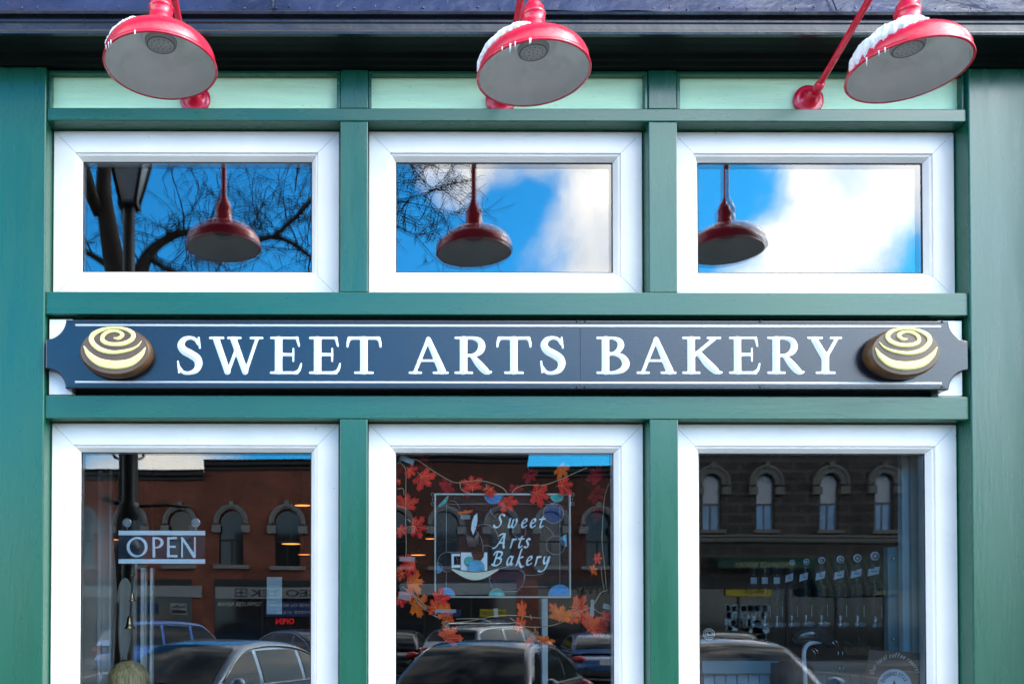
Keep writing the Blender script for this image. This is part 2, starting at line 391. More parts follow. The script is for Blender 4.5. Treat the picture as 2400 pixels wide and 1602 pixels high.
for k, (a, b) in enumerate(BAYS):
    w = window(a, b, ZB1, ZA0, GLASS_U); w['label'] = ('upper left transom window', 'upper middle transom window', 'upper right transom window')[k]
    w = window(a, b, ZBOT, ZC0, GLASS_L); w['label'] = ('left shop window under the sign', 'middle shop window under the sign', 'right shop window under the sign')[k]

# cornice: dark soffit, stepped black mouldings, standing-seam metal flashing above
sf = MB(); x0, x1 = -2.1, 2.42
def prof_x(mb, pts, xa=x0, xb=x1, smooth=False):
    mb.grid([[(xa, y, z) for y, z in pts], [(xb, y, z) for y, z in pts]], smooth=smooth)
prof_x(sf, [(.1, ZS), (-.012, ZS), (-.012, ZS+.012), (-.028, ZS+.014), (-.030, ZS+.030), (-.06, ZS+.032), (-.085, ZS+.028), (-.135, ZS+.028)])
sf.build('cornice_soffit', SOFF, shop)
zf = ZS+.028
fs = MB()
prof_x(fs, [(-.1349, zf), (-.135, zf-.010), (-.150, zf-.011), (-.1515, zf-.004), (-.150, zf+.002), (-.146, zf+.006), (-.146, zf+.024), (-.150, zf+.028), (-.1505, zf+.034), (-.146, zf+.037), (-.146, zf+.043), (-.162, zf+.045), (-.164, zf+.052), (-.160, zf+.057), (-.12, zf+.06)])
fs.build('cornice_moulding', BLACKM, shop)
def flash_row(x, seg=26):
    out = []
    for i in range(seg+1):
        t = i/seg; y = -.156+.20*t; z = zf+.058+.42*t
        h = .0018*math.sin(x*9+1.3*math.sin(x*3))*math.exp(-t*6)+.0025*math.sin(x*23+t*8)*math.exp(-t*3)+.004*math.sin(x*2.3+t*5)
        out.append((x, y-h, z))
    return out
fm = MB(); nx = 420
fm.grid([flash_row(x0+(x1-x0)*i/nx) for i in range(nx+1)])
fo = fm.build('flashing', FLASH, shop)
sm = MB()
for px in (640, 1956): 
    X = P(px, 20, -.15).x; MB().tube([(X, -.162, zf+.062), (X, .03, zf+.47)], .0028, 6).build('flashing_seam', FLASH, shop)
for k in range(90):                       # nail heads and small dimples along the lower edge
    X = x0+(x1-x0)*(k+random.uniform(-.3, .3))/90; t = random.uniform(.02, .05) if k % 4 else random.uniform(.05, .3)
    sm.ell((X, -.156+.20*t-.004, zf+.058+.42*t), random.uniform(.002, .0045), .0025, random.uniform(.002, .004), 6, 8)
sm.build('flashing_nails', FLASH, shop)['kind'] = 'stuff'
# upper storey of the same building and an unseen pier added to shade the right pilaster
UPPER = brick_mat('upper_brick', (.20, .075, .05), (.14, .05, .035), (.25, .23, .2))
box((-2.1, .05, zf+.48), (2.42, .3, 8.2)).build('upper_wall', UPPER, shop)
box((-2.1, .131, ZA1-.01), (2.42, .16, zf+.6)).build('header_light_blocker', DARK, shop)  # unseen slab added to stop light leaking past the frieze panels
nb = empty('neighbouring_building', (2.42, 0, 0), 'neighbouring building at the right, with an unseen green pier added for shade', 'building')
box((2.421, -.22, 0), (3.2, .3, 4.6)).build('wall', GREEN, nb, .006); box((2.421, -.25, 4.6), (3.25, .3, 8.2)).build('upper_wall', UPPER, nb)
nb2 = empty('neighbouring_building', (-2.1, 0, 0), 'brick building joining the shopfront at the left', 'building')
box((-9, .0, 0), (-2.102, .3, 8.2)).build('wall', UPPER, nb2)
box((3.26, .0, 0), (11, .3, 8.2)).build('wall', UPPER, nb)

# ================================================================== SIGN
sign = empty('shop_sign', (0, -.025, ZB0), 'long black carved bakery sign with white serif lettering and a bun at each end', 'sign')
SY = -.025                                  # front face
bx0, bx1 = P(106.5, 830, SY).x, P(2270.5, 830, SY).x; bz1, bz0 = P(1200, 750, SY).z, P(1200, 911.5, SY).z
rs = P(153, 830, SY).x-bx0                  # radius of the scooped corners
out = []; nn = 14
def arc(cx, cz, a0, a1): return [(cx+rs*math.cos(a0+(a1-a0)*i/nn), cz+rs*1.0*math.sin(a0+(a1-a0)*i/nn)) for i in range(nn+1)]
out += arc(bx0, bz0, math.pi/2, 0)+arc(bx1, bz0, math.pi, math.pi/2)+arc(bx1, bz1, -math.pi/2, -math.pi)+arc(bx0, bz1, 0, -math.pi/2)
MB().plate(out, SY, .055).build('board', SIGNB, sign, .004)
# corner backing belongs to the shopfront recess
box((XL+.001, .057, ZC1+.001), (XR-.001, .075, ZB0-.001)).build('sign_backing', DARK, shop)
for u0, u1 in ((XL+.008, bx0+rs+.01), (bx1-rs-.01, XR-.012)):
    for v0, v1 in ((ZC1+.006, bz0+rs+.012), (bz1-rs-.012, ZB0-.012)): box((u0, .016, v0), (u1, .054, v1)).build('corner_block', WHITE_B, shop)
ln = MB()
for (pa, pb) in ((760, 765.5), (893, 898)):
    za, zb = P(1200, pb+1, SY).z, P(1200, pa+1, SY).z; xa, xb = P(177, 800, SY).x, P(2205, 800, SY).x
    ln.tube([(xa, SY-.0002, (za+zb)/2), (xb, SY-.0002, (za+zb)/2)], (zb-za)/2, 10)
    if pa < 800: pass
ln.build('border_line', LETW, sign)
ed = MB()
for py in (755, 905):
    zc = P(1200, py, SY).z; ed.box((P(160, 800, SY).x, SY-.0012, zc-.0006), (P(2215, 800, SY).x, SY+.001, zc+.0006))
zc0, zc1 = bz0+.001, bz1-.001; X = P(1360, 830, SY).x; ed.box((X-.0007, SY-.0009, zc0), (X+.0007, SY+.001, zc1))
for px in (1352, 1371, 1782, 2208): 
    for py in (753, 906): ed.lathe([(0, 0), (.0035, 0), (.0035, .0012), (0, .0012)], tuple(P(px, py, SY-.001)), 10, Matrix.Rotation(R(90), 3, 'X'))
ed.build('seam', SEAL, sign)
def Lx(*a): return [(a[0], a[1], a[2]), (a[3], a[4], a[5])]
def Cx(*p): return [tuple(q) for q in catmull(p, 6)]
s = .033
GLY = {
 'S': (.733, [Cx((.60,.80,.03),(.53,.92,.045),(.38,.965,.045),(.22,.91,.07),(.15,.77,.095),(.23,.63,.105),(.41,.53,.11),(.57,.42,.11),(.62,.27,.10),(.55,.11,.075),(.37,.035,.045),(.2,.06,.045),(.09,.22,.03)), Lx(.62,.97,.026,.65,.70,.026), Lx(.07,.34,.026,.10,.05,.026)]),
 'W': (1.45, [Lx(.21,.90,.085,.50,.07,.08), Lx(.52,.07,.045,.76,.72,.045), Lx(.67,.90,.085,.97,.07,.08), Lx(.99,.07,.045,1.28,.93,.045), Lx(.04,.96,s,.38,.96,s), Lx(.52,.96,s,.84,.96,s), Lx(1.12,.96,s,1.42,.96,s)]),
 'E': (.88, [Lx(.25,.10,.10,.25,.90,.10), Lx(.05,.96,s,.74,.96,s), Lx(.74,.955,.04,.79,.75,.026), Lx(.05,.04,s,.74,.04,.04), Cx((.72,.05,.045),(.80,.12,.04),(.85,.28,.024)), Lx(.25,.52,.045,.62,.52,.04), Lx(.64,.68,.024,.64,.35,.024)]),
 'T': (.96, [Lx(.48,.10,.10,.48,.90,.10), Lx(.08,.955,.042,.88,.955,.042), Cx((.10,.94,.045),(.055,.86,.04),(.04,.73,.026)), Cx((.86,.94,.045),(.905,.86,.04),(.92,.73,.026)), Lx(.25,.04,s,.71,.04,s)]),
 'A': (1.075, [Lx(.17,.05,.045,.53,.94,.05), Lx(.54,.90,.07,.89,.10,.10), Lx(.28,.36,.032,.76,.36,.032), Lx(.04,.04,s,.33,.04,s), Lx(.68,.04,s,1.04,.04,s)]),
 'R': (1.03, [Lx(.26,.10,.10,.26,.90,.10), Lx(.05,.96,s,.3,.96,s), Lx(.05,.04,s,.48,.04,s), Cx((.26,.955,.04),(.50,.955,.045),(.68,.89,.075),(.745,.75,.095),(.69,.60,.085),(.53,.51,.045),(.3,.49,.038)), Cx((.50,.47,.06),(.66,.28,.095),(.82,.11,.095),(.92,.05,.05),(.99,.06,.03))]),
 'B': (.96, [Lx(.26,.10,.10,.26,.90,.10), Lx(.05,.96,s,.3,.96,s), Lx(.05,.04,s,.3,.04,s), Cx((.26,.958,.038),(.46,.955,.04),(.62,.89,.07),(.67,.77,.088),(.61,.64,.07),(.47,.555,.04),(.26,.53,.036)), Cx((.28,.53,.036),(.50,.53,.04),(.70,.46,.075),(.80,.29,.10),(.72,.13,.08),(.50,.045,.045),(.26,.042,.038))]),
 'K': (1.10, [Lx(.26,.10,.10,.26,.90,.10), Lx(.05,.96,s,.47,.96,s), Lx(.05,.04,s,.47,.04,s), Lx(.34,.50,.045,.86,.93,.05), Lx(.70,.96,s,1.02,.96,s), Cx((.46,.56,.07),(.66,.32,.10),(.86,.13,.10),(.98,.05,.05),(1.06,.05,.03))]),
 'Y': (.935, [Lx(.21,.90,.09,.46,.48,.10), Lx(.79,.93,.045,.53,.48,.05), Lx(.49,.48,.10,.49,.10,.10), Lx(.04,.96,s,.40,.96,s), Lx(.64,.96,s,.91,.96,s), Lx(.26,.04,s,.73,.04,s)]),
}
LET = [('S',411,475.5),('W',489,617),('E',631,708.5),('E',722.5,799.5),('T',810.7,895),('A',957,1051.6),('R',1063.5,1154),('T',1162,1246.5),('S',1262,1326),
       ('B',1396,1480.6),('A',1491,1585),('K',1596.8,1694),('E',1706.6,1782.5),('R',1796,1886),('Y',1890.8,1973)]
for ch, pa, pb in LET:
    w, st = GLY[ch]
    pm = (pa+pb)/2; zt = P(pm, 788.5, SY).z; zb = P(pm, 877, SY).z; xa = P(pa, 830, SY).x; xb = P(pb, 830, SY).x; sx = (xb-xa)/w; sz = zt-zb
    mb = sdf_mesh(st, (-.04, -.05, w+.06, 1.07), .0155, lambda x, y, h: (xa+x*sx, SY-.0004-h*sz, zb+y*sz), .045, .5, k=.010, base=.003)
    o = mb.build('letter', LETW, sign)

def bun(cx, cy, flip, name='cinnamon_roll'):
    c = P(cx, cy, SY-.05); sc = 3/F*.975
    a, b = 82.5*1.0*(2.925/F), 56.5*(2.925/F)
    e = MB(); prof = [(1.0, 0), (1.035, .010), (1.05, .022), (1.03, .036), (1.0, .044), (.965, .049), (.93, .050), (0, .0505)]
    rows = []
    for r, h in prof: rows.append([(c.x+a*r*math.cos(2*math.pi*k/64), SY-h, c.z+b*r*math.sin(2*math.pi*k/64)) for k in range(65)])
    body = e.grid(rows).build(name, BROWN2, sign)
    fc = MB(); fc.grid([[(c.x+a*r*math.cos(2*math.pi*k/64), SY-.0508-.004*(1-r*r), c.z+b*r*math.sin(2*math.pi*k/64)) for k in range(65)] for r in (.965, .7, .35, .001)])
    fc.build('roll_face', BROWN, body)
    sp = [(765,325,5),(795,328,13),(822,303,15),(790,280,12),(738,280,13),(694,305,16),(690,342,17),(740,366,16),(822,364,17),(882,336,18),(893,298,18),(850,267,14),(770,255,9),(685,268,14),(622,303,20),(617,350,20),(672,400,19),(760,421,15),(860,407,12),(920,380,8),(950,345,3)]
    cr = [(563,380,5),(598,435,21),(668,485,31),(770,503,33),(872,488,30),(942,440,21),(976,388,5)]
    for st in (sp, cr):
        pts = [(((x-769)/236*a)*(-1 if flip else 1), -(y-406)/159*b, r/236*a*.86) for x, y, r in st]
        mb = sdf_mesh([Cx(*pts)], (-a, -b, a, b), .0011, lambda x, y, h: (c.x+x, SY-.0512-.004*(1-(x/a)**2-(y/b)**2)-h, c.z+y), .003, .8, base=.0012)
        mb.build('icing', ICING, body)
    return body
bun(269, 821.5, False); bun(2123, 823.5, True)

# ================================================================== BARN LAMPS
def make_lamp(X, zr, yl, label):
    """X of the fixture, rim height, distance of its axis in front of the wall"""
    root = empty('barn_lamp', (X, 0, 3.356), label, 'wall lamp', 'red gooseneck barn lamps along the front')
    c = (X, -yl, zr); Rr = .1535
    MB().lathe([(Rr-.004, 0), (Rr+.0015, -.001), (Rr+.003, .001), (Rr+.002, .005), (Rr-.001, .008), (Rr-.001, .012), (.150, .030), (.142, .046), (.127, .062), (.104, .078), (.078, .090), (.052, .099), (.034, .104)], c, 72).build('lamp_shade', RED, root)
    MB().lathe([(Rr-.0045, .0005), (.147, .028), (.139, .043), (.124, .058), (.101, .072), (.076, .082), (.060, .086), (.052, .080), (.050, .074), (.044, .074)], c, 72).build('shade_lining', ENAM, root)
    neck = MB(); neck.lathe([(.034, .100), (.0345, .104), (.0345, .135), (.0325, .137), (.0325, .160), (.0345, .162), (.0345, .168), (.030, .172), (.029, .185), (.022, .196), (.016, .205), (.0145, .215), (.0125, .217), (0, .217)], c, 40)
    neck.build('neck', RED, root)
    bl = MB(); bl.lathe([(.044, .076), (.0435, .068), (.041, .063), (.030, .0605), (0, .0595)], c, 40)
    b = bl.build('bulb', LENS, root)
    d = MB()
    for rr, n, o in ((0, 1, 0), (.013, 6, .3), (.026, 12, 0)):
        for k in range(n):
            an = 2*math.pi*k/n+o; d.ell((X+rr*math.cos(an), -yl+rr*math.sin(an), zr+.0598+rr*.035), .0022, .0022, .0012, 5, 8)
    d.lathe([(.036, .0615), (.0375, .0608), (.039, .0622)], c, 32)
    d.build('bulb_lens_dots', LDOT, b)
    top = zr+.215
    path = [(X, -.012, 3.356), (X, -.03, 3.361), (X, -.15, 3.395), (X, -.31, 3.443), (X, -.37, 3.466), (X, -.42, 3.500), (X, -.455, 3.525), (X, -.485, 3.532), (X, -.508, 3.520), (X, -yl, 3.490), (X, -yl, 3.44), (X, -yl, top-.005)]
    MB().tube(catmull(path, 5), .0105, 16).build('gooseneck_arm', RED, root)
    pl = MB(); M = Matrix.Rotation(R(90), 3, 'X')
    zp = 3.356; off = .029
    pl.lathe([(0, .0), (.049, .0), (.051, .003), (.051, .009), (.048, .013), (.040, .015), (.036, .014), (.030, .017), (.026, .022), (.020, .032), (.0165, .05), (.0165, .055), (0, .056)], (X, .030, zp), 48, M)
    pl.tube([(X, -.014, zp+.001), (X, -.05, zp+.008), (X, -.06, zp+.012)], [.0165, .0155, .013], 20)
    pp = pl.build('wall_plate', RED, root)
    tx = MB()                                # small raised ring of marks round the plate
    for k in range(9):
        an = R(205+k*16); tx.cbox((X+.0425*math.cos(an), .0155, zp+.0425*math.sin(an)), (.004, .002, .0055))
    tx.build('plate_marks', RED, pp)
    return root
LX = [(-.5260, 'leftmost red barn lamp, with a small patch of snow, above the left window', 1), (.4985, 'middle red barn lamp, with snow and icicles, above the middle window', 2), (1.5335, 'right red barn lamp whose arm and round wall plate show beside it, heaped with snow', 3)]
zrs = [P(377, 158.5, -.52).z, P(1250, 175.7, -.52).z, P(2131, 168, -.52).z]
xs = [P(377, 158.5, -.52).x, P(1250, 175.7, -.52).x, P(2128, 168, -.52).x]
for (x, lab, kk), zr, xx in zip(LX, zrs, xs):
    make_lamp(xx, zr, .52, lab)
    # crusted snow clinging to the left shoulder of the shade
    sn = MB(); rnd = random.Random(kk); amt = (.55, .8, 1.25)[kk-1]
    prof = [(.1545, .006), (.1505, .030), (.143, .046), (.128, .062), (.105, .078), (.079, .090), (.053, .099)]
    A0 = R((186, 176, 172)[kk-1]); A1 = R((244, 256, 268)[kk-1]); rows = []; NA = 80; NP = 22
    for i in range(NA+1):
        t = i/NA; an = A0+(A1-A0)*t; row = []
        env = max(0, math.sin(math.pi*min(1, t*1.05)))**.45
        up = (.80, .86, .95)[kk-1]*(.55+.45*min(1, t*2.5))+.04*math.sin(i*.55+kk)+rnd.uniform(-.03, .03)
        lo = max(0, (.18+.60*t, .02+.72*t, .0+.72*t**1.6)[kk-1]+.045*math.sin(i*.8)+rnd.uniform(-.03, .03))
        for j in range(NP+1):
            q = j/NP; f = min(.999, lo+q*max(.05, up-lo))*(len(prof)-1); n0 = int(f); n1 = min(n0+1, len(prof)-1); ff = f-n0
            r = prof[n0][0]*(1-ff)+prof[n1][0]*ff; z = prof[n0][1]*(1-ff)+prof[n1][1]*ff
            th = (.003+(.011*amt)*env*(max(0, math.sin(math.pi*q)))**.5)*(1+.16*math.sin(i*.33+j*.6+kk)+rnd.uniform(-.06, .06)) if 0 < j < NP and 0 < i < NA else -.003
            g = min(1, f/(len(prof)-1)*1.6); nx_, nz_ = .85-.5*g, .45+.5*g
            row.append((xx+(r+th*nx_)*math.cos(an), -.52+(r+th*nx_)*math.sin(an), zr+z+th*nz_))
        rows.append(row)
    sn.grid(rows)
    for q in range((4, 6, 3)[kk-1]):         # drips and icicles under the rim
        an = R(rnd.uniform(*((215, 262), (225, 262), (190, 225))[kk-1])); l = rnd.uniform(.006, .022)
        cx_, cy_ = xx+.156*math.cos(an), -.52+.156*math.sin(an)
        sn.tube([(cx_, cy_, zr+.004), (cx_, cy_, zr-l*.5), (cx_, cy_, zr-l)], [.0022, .0013, .0004], 7)
    so = sn.build('snow', SNOW, None)
    tag(so, ('thin patch of snow on the left shoulder of the leftmost red lamp', 'crusted snow with icicles on the middle red lamp shade', 'thick heap of snow on the right red lamp shade')[kk-1], 'snow')

# ================================================================== GROUND, ROAD, OPPOSITE KERB
ASPH = mat('asphalt', (.05, .05, .052), .8, var=.3, vscale=3, bump=.4, bscale=80)
CONC = mat('concrete', (.17, .165, .155), .85, var=.15, vscale=4, bump=.3, bscale=60)
PAINT = mat('road_paint', (.7, .7, .68), .7, var=.15, vscale=20)
SOIL = mat('ground', (.12, .12, .10), .95, var=.2)
def struct(name, mb, m): o = mb.build(name, m); o['kind'] = 'structure'; return o
struct('ground', MB().add([(-400, -400, -.20), (400, -400, -.20), (400, 400, -.20), (-400, 400, -.20)], [(0, 1, 2, 3)]), SOIL)
struct('road', box((-90, -28.6, -.19), (90, -5.2, -.15)), ASPH)
struct('pavement', box((-90, -5.19, -.19), (90, -.0, -.0)), CONC)
struct('opposite_pavement', box((-90, -33.0, -.19), (90, -28.61, -.0)), CONC)
mk = MB()
for i in range(-14, 15):
    for (ya, yb) in ((-10.4, -5.4), (-28.4, -23.4)):
        mk.box((i*3.0+.9, ya, -.1499), (i*3.0+1.0, yb, -.146))
for i in range(-10, 11): mk.box((i*5.0, -17.0, -.1499), (i*5.0+3, -16.88, -.146))
struct('road_markings', mk, PAINT)

# ================================================================== OPPOSITE BUILDINGS (seen mirrored in the glass)
SB = 33.0
BR1 = brick_mat('opposite_red_brick', (.36, .070, .030), (.21, .044, .024), (.22, .14, .10))
BR3 = brick_mat('opposite_brown_brick', (.16, .040, .022), (.10, .028, .018), (.10, .07, .055))
BR2 = brick_mat('opposite_dark_stone', (.060, .052, .046), (.040, .036, .034), (.09, .08, .07), bw=1.1, bh=.42)
STONE = mat('pale_stone', (.26, .26, .25), .8, var=.15, vscale=8)
STONE2 = mat('grey_stone', (.16, .155, .14), .8, var=.15, vscale=8)
WGL = mat('dark_window_glass', (.012, .018, .022), .06, spec=.8)
WGB = mat('blue_window_glass', (.16, .36, .62), .10, spec=.8, var=.3, vscale=2)
BLIND = mat('window_blind', (.55, .60, .66), .8)
SIGNG = mat('grey_sign_panel', (.28, .30, .30), .55, var=.06)
TRIM = mat('shop_dark_trim', (.014, .014, .015), .5)
INNER = mat('shop_interior', (.05, .04, .025), .9, var=.4, vscale=2)
BLUEAWN = mat('blue_panel', (.006, .03, .13), .6)
GRNAWN = mat('green_awning', (.004, .05, .03), .7)
WTXT = mat('white_lettering', (.62, .62, .58), .6)
YTXT = mat('cream_lettering', (.42, .36, .16), .6)
YEL = mat('yellow_banner', (.42, .33, .01), .6)
BTXT = mat('black_lettering', (.01, .01, .01), .6)
NEON = mat('red_neon', (.5, .01, .01), .4, emit=(1, .02, .03), es=2.2)
def bX(px): return RP(px, 1300, SB).x
def bZ(py): return RP(1000, py, SB).z
def building(px0, px1, pyroof, brick, arches, label, stone=STONE, sash=None, ow=29, hood=41, ptop=1196, psill=1325, parapet=True, spec=None):
    xa, xb = bX(px0), bX(px1); zt = bZ(pyroof)
    root = empty('commercial_building', ((xa+xb)/2, -SB, 0), label, 'building', 'two storey buildings across the street')
    zf0 = bZ(1357)                                        # top of the shopfront zone
    zs, za = bZ(psill), bZ(ptop)
    w = MB(); half = ow*(bX(1001)-bX(1000)); D = .22
    cur = xa; zspr = za-half
    for cpx in arches:
        c = bX(cpx); l, r = c-half, c+half
        w.add([(cur, -SB, zf0), (l, -SB, zf0), (l, -SB, zt), (cur, -SB, zt)], [(0, 1, 2, 3)])
        w.add([(l, -SB, zf0), (r, -SB, zf0), (r, -SB, zs), (l, -SB, zs)], [(0, 1, 2, 3)])
        ar = [(c-half*math.cos(math.pi*k/12), zspr+half*math.sin(math.pi*k/12)) for k in range(13)]
        for (u0, v0), (u1, v1) in zip(ar[:-1], ar[1:]): w.add([(u0, -SB, v0), (u1, -SB, v1), (u1, -SB, zt), (u0, -SB, zt)], [(0, 1, 2, 3)])
        ring = [(l, zs)]+ar+[(r, zs)]
        w.grid([[(u, -SB, v) for u, v in ring], [(u, -SB-D, v) for u, v in ring]], smooth=False)
        cur = r
    w.add([(cur, -SB, zf0), (xb, -SB, zf0), (xb, -SB, zt), (cur, -SB, zt)], [(0, 1, 2, 3)])
    w.box((xa, -SB-9, 0), (xb, -SB-D-.06, zt)); w.box((xa, -SB-D-.05, zt-.3), (xb, -SB-.004, zt-.001))
    w.build('wall', brick, root)
    for cpx in arches:
        c = bX(cpx); fr = MB(); ar = [(c-half*math.cos(math.pi*k/12), zspr+half*math.sin(math.pi*k/12)) for k in range(13)]
        pane = [(c-half, zs)]+ar+[(c+half, zs)]
        o = MB().add([(u, -SB-D+.02, v) for u, v in pane], [tuple(range(len(pane)))]).build('window', sash or WGL, root)
        t = MB(); t.box((c-half, -SB-D+.03, (zs+zspr)/2+.1), (c+half, -SB-D+.07, (zs+zspr)/2+.17)); t.box((c-.025, -SB-D+.03, zs), (c+.025, -SB-D+.06, (zs+zspr)/2+.099))
        for sgn in (-1, 1): t.box((c+sgn*half-.05*(sgn > 0), -SB-D+.03, zs), (c+sgn*half+.05*(sgn < 0), -SB-D+.09, zspr))
        t.build('window_sash', stone if sash else TRIM, o)
        if sash:
            up = [(c-half+.05, (zs+zspr)/2+.171)]+[(c-(half-.05)*math.cos(math.pi*k/12), zspr+(half-.05)*math.sin(math.pi*k/12)) for k in range(13)]+[(c+half-.05, (zs+zspr)/2+.171)]
            MB().add([(u, -SB-D+.025, v) for u, v in up], [tuple(range(len(up)))]).build('window_blind', BLIND, o)
        ho = hood*(bX(1001)-bX(1000)); h = MB()
        for r0, r1, yy in ((half+.02, ho*.86, .10), (ho*.86+.002, ho, .16)):
            ring = []
            A = [(-.12)+(math.pi+.24)*k/18 for k in range(19)]
            def q(r, y): return [(c+r*math.cos(a_), y, zspr+.02+r*math.sin(a_)) for a_ in A]
            h.grid([q(r0, -SB+.001), q(r0, -SB+yy), q(r1, -SB+yy), q(r1, -SB+.001)], smooth=False)
        for sgn in (-1, 1):
            h.box((c+sgn*(half+ho)/2-.17, -SB+.002, zspr-.42), (c+sgn*(half+ho)/2+.17, -SB+.17, zspr-.12))
        h.cbox((c, -SB+.1, zspr+ho+.02), (.16, .2, .24))
        h.build('arch_hood', stone, root)
        box((c-half*1.42, -SB+.002, zs-.15), (c+half*1.42, -SB+.16, zs-.002)).build('window_sill', stone, root, .01)
    if parapet:
        cr = MB(); prof = [(.0, zt-.36), (.10, zt-.34), (.10, zt-.24), (.22, zt-.16), (.22, zt-.04), (.30, zt), (.30, zt+.05), (-.3, zt+.06)]
        cr.grid([[(xa, -SB+y, z) for y, z in prof], [(xb, -SB+y, z) for y, z in prof]], smooth=False)
        cr.build('parapet_cornice', TRIM, root)
    return root, xa, xb, zf0
E_root = None
def shopfront(root, xa, xb, zf, doors=3):
    """recessed ground floor: glazing, posts and a low riser"""
    m = MB(); m.box((xa+.25, -SB-.05, 0), (xb-.25, -SB-.01, zf-.35)); m.build('shop_glazing', WGL, root)
    for u, v in ((xa, xa+.45), (xb-.45, xb)): box((u, -SB, 0), (v, -SB+.05, zf)).build('brick_pier', BR1 if root is not E_root else BR2, root)
    m = MB(); m.box((xa+.45, -SB, zf-.35), (xb-.45, -SB+.10, zf))
    n = max(2, int((xb-xa)/1.9))
    for k in range(1, n): x = xa+.45+(xb-xa-.9)*k/n; m.box((x-.05, -SB-.01, .5), (x+.05, -SB+.04, zf-.36))
    m.box((xa+.46, -SB-.01, 0), (xb-.46, -SB+.06, .5)); m.build('shopfront_frame', TRIM, root)
def panel(root, px0, px1, py0, py1, m, name='sign_panel', out=.16, th=.12):
    return box((bX(px0), -SB+out-th, bZ(py1)), (bX(px1), -SB+out, bZ(py0))).build(name, m, root, .008)
def wtext(root, txt, px0, px1, py0, py1, m, out=.17, name='lettering', bold=0):
    # the writing faces the bakery, so it reads left to right from there: mirror in x
    mb = MB(); xa, xb = bX(px0), bX(px1)
    text_on(mb, txt, max(xa, xb), bZ(py1), min(xa, xb), bZ(py0), -SB+out, bold=bold)
    return mb.build(name, m, root)

A = building(40, 479, 1104, BR1, [75, 190, 304, 422], 'red brick building with a lower roofline and arched upper windows, left of the stepped parapet')
shopfront(*A)
B = building(479, 862, 1081, BR1, [544, 674, 800], 'taller red brick building with arched windows above the grey computer shop sign')
shopfront(*B)
C_ = building(862, 1238, 1062, BR3, [930, 1045, 1174], 'tallest red brick building with arched windows, behind the stained glass panel')
shopfront(*C_)
D_ = building(1238, 1590, 1096, BR3, [1295, 1403, 1520], 'red brick building with a low flat roof beside the dark stone building')
shopfront(*D_)
E_ = building(1590, 2330, 1030, BR2, [1670, 1797, 1947, 2073, 2200], 'dark stone building with sashed round arched windows above the bookshop awning', STONE2, WGB, 21.5, 41, 1110, 1238, True)
E_root = E_[0]; shopfront(*E_)
panel(A[0], 150, 286, 1372, 1398, SIGNG); panel(A[0], 320, 477, 1372, 1398, SIGNG); panel(B[0], 508, 850, 1374, 1400, SIGNG)
panel(C_[0], 938, 1210, 1366, 1393, SIGNG)
wtext(B[0], 'SEO TEK', 585, 740, 1379, 1396, BTXT, bold=.02); 
em = MB()
for a_, b_, c_, d_ in ((553, 555, 1378, 1396), (578, 580, 1378, 1396), (553, 580, 1377, 1379), (553, 580, 1394, 1396), (565, 568, 1380, 1394), (557, 576, 1385, 1388)):
    em.box((bX(a_), -SB+.161, bZ(d_)), (bX(b_), -SB+.172, bZ(c_)))
em.build('sign_emblem', BTXT, B[0])
wtext(B[0], 'COMPUTER REPAIR', 512, 615, 1408, 1417, WTXT, .02)
panel(B[0], 622, 760, 1408, 1444, BLUEAWN, 'blue_awning_board', .14, .1)
wtext(B[0], 'PHONE IN REPAIR', 632, 750, 1413, 1420, WTXT, .146); wtext(B[0], 'DVDS CDS', 650, 735, 1430, 1437, WTXT, .146)
wtext(B[0], 'OPEN', 648, 690, 1448, 1461, NEON, .06, 'neon_lettering', bold=.01)
panel(A[0], 402, 441, 1413, 1440, SIGNG, 'shipping_notice', .05, .03); wtext(A[0], 'FedEx', 406, 437, 1417, 1425, BTXT, .056, bold=.02)
panel(A[0], 404, 439, 1429, 1437, TRIM, 'notice_stripe', .056, .008)
panel(A[0], 322, 372, 1414, 1440, BLUEAWN, 'blue_board', .05, .03)
panel(C_[0], 1020, 1082, 1427, 1444, BLUEAWN, 'blue_board', .05, .03); panel(C_[0], 1124, 1186, 1426, 1444, YEL, 'yellow_board', .05, .03)
wtext(C_[0], 'WINDOW', 1128, 1182, 1430, 1441, BTXT, .056); panel(C_[0], 1124, 1188, 1448, 1466, BLUEAWN, 'blue_board', .05, .03); wtext(C_[0], 'PARKING', 1130, 1182, 1450, 1458, WTXT, .056)
wtext(D_[0], 'NYWY', 1350, 1430, 1371, 1389, STONE2, .12)
# bookshop frontage
led = MB()
prof = [(0, bZ(1270)), (.18, bZ(1268)), (.22, bZ(1264)), (.22, bZ(1259)), (.30, bZ(1256)), (.30, bZ(1252)), (0, bZ(1250))]
led.grid([[(E_[1], -SB+y, z) for y, z in prof], [(E_[2], -SB+y, z) for y, z in prof]], smooth=False); led.build('string_course', STONE2, E_[0])
def awning(root, px0, px1, py0, py1, m, name='awning'):
    xa, xb = bX(px0), bX(px1); za, zb = bZ(py0), bZ(py1); mb = MB()
    mb.grid([[(xa, -SB+.1, za), (xa, -SB+1.0, zb), (xa, -SB+1.0, zb-.28), (xa, -SB+.98, zb-.28), (xa, -SB+.98, zb-.02), (xa, -SB+.1, za-.03)], [(xb, -SB+.1, za), (xb, -SB+1.0, zb), (xb, -SB+1.0, zb-.28), (xb, -SB+.98, zb-.28), (xb, -SB+.98, zb-.02), (xb, -SB+.1, za-.03)]], smooth=False)
    return mb.build(name, m, root)
STRIPE = bpy.data.materials.new('striped_awning'); STRIPE.use_nodes = True
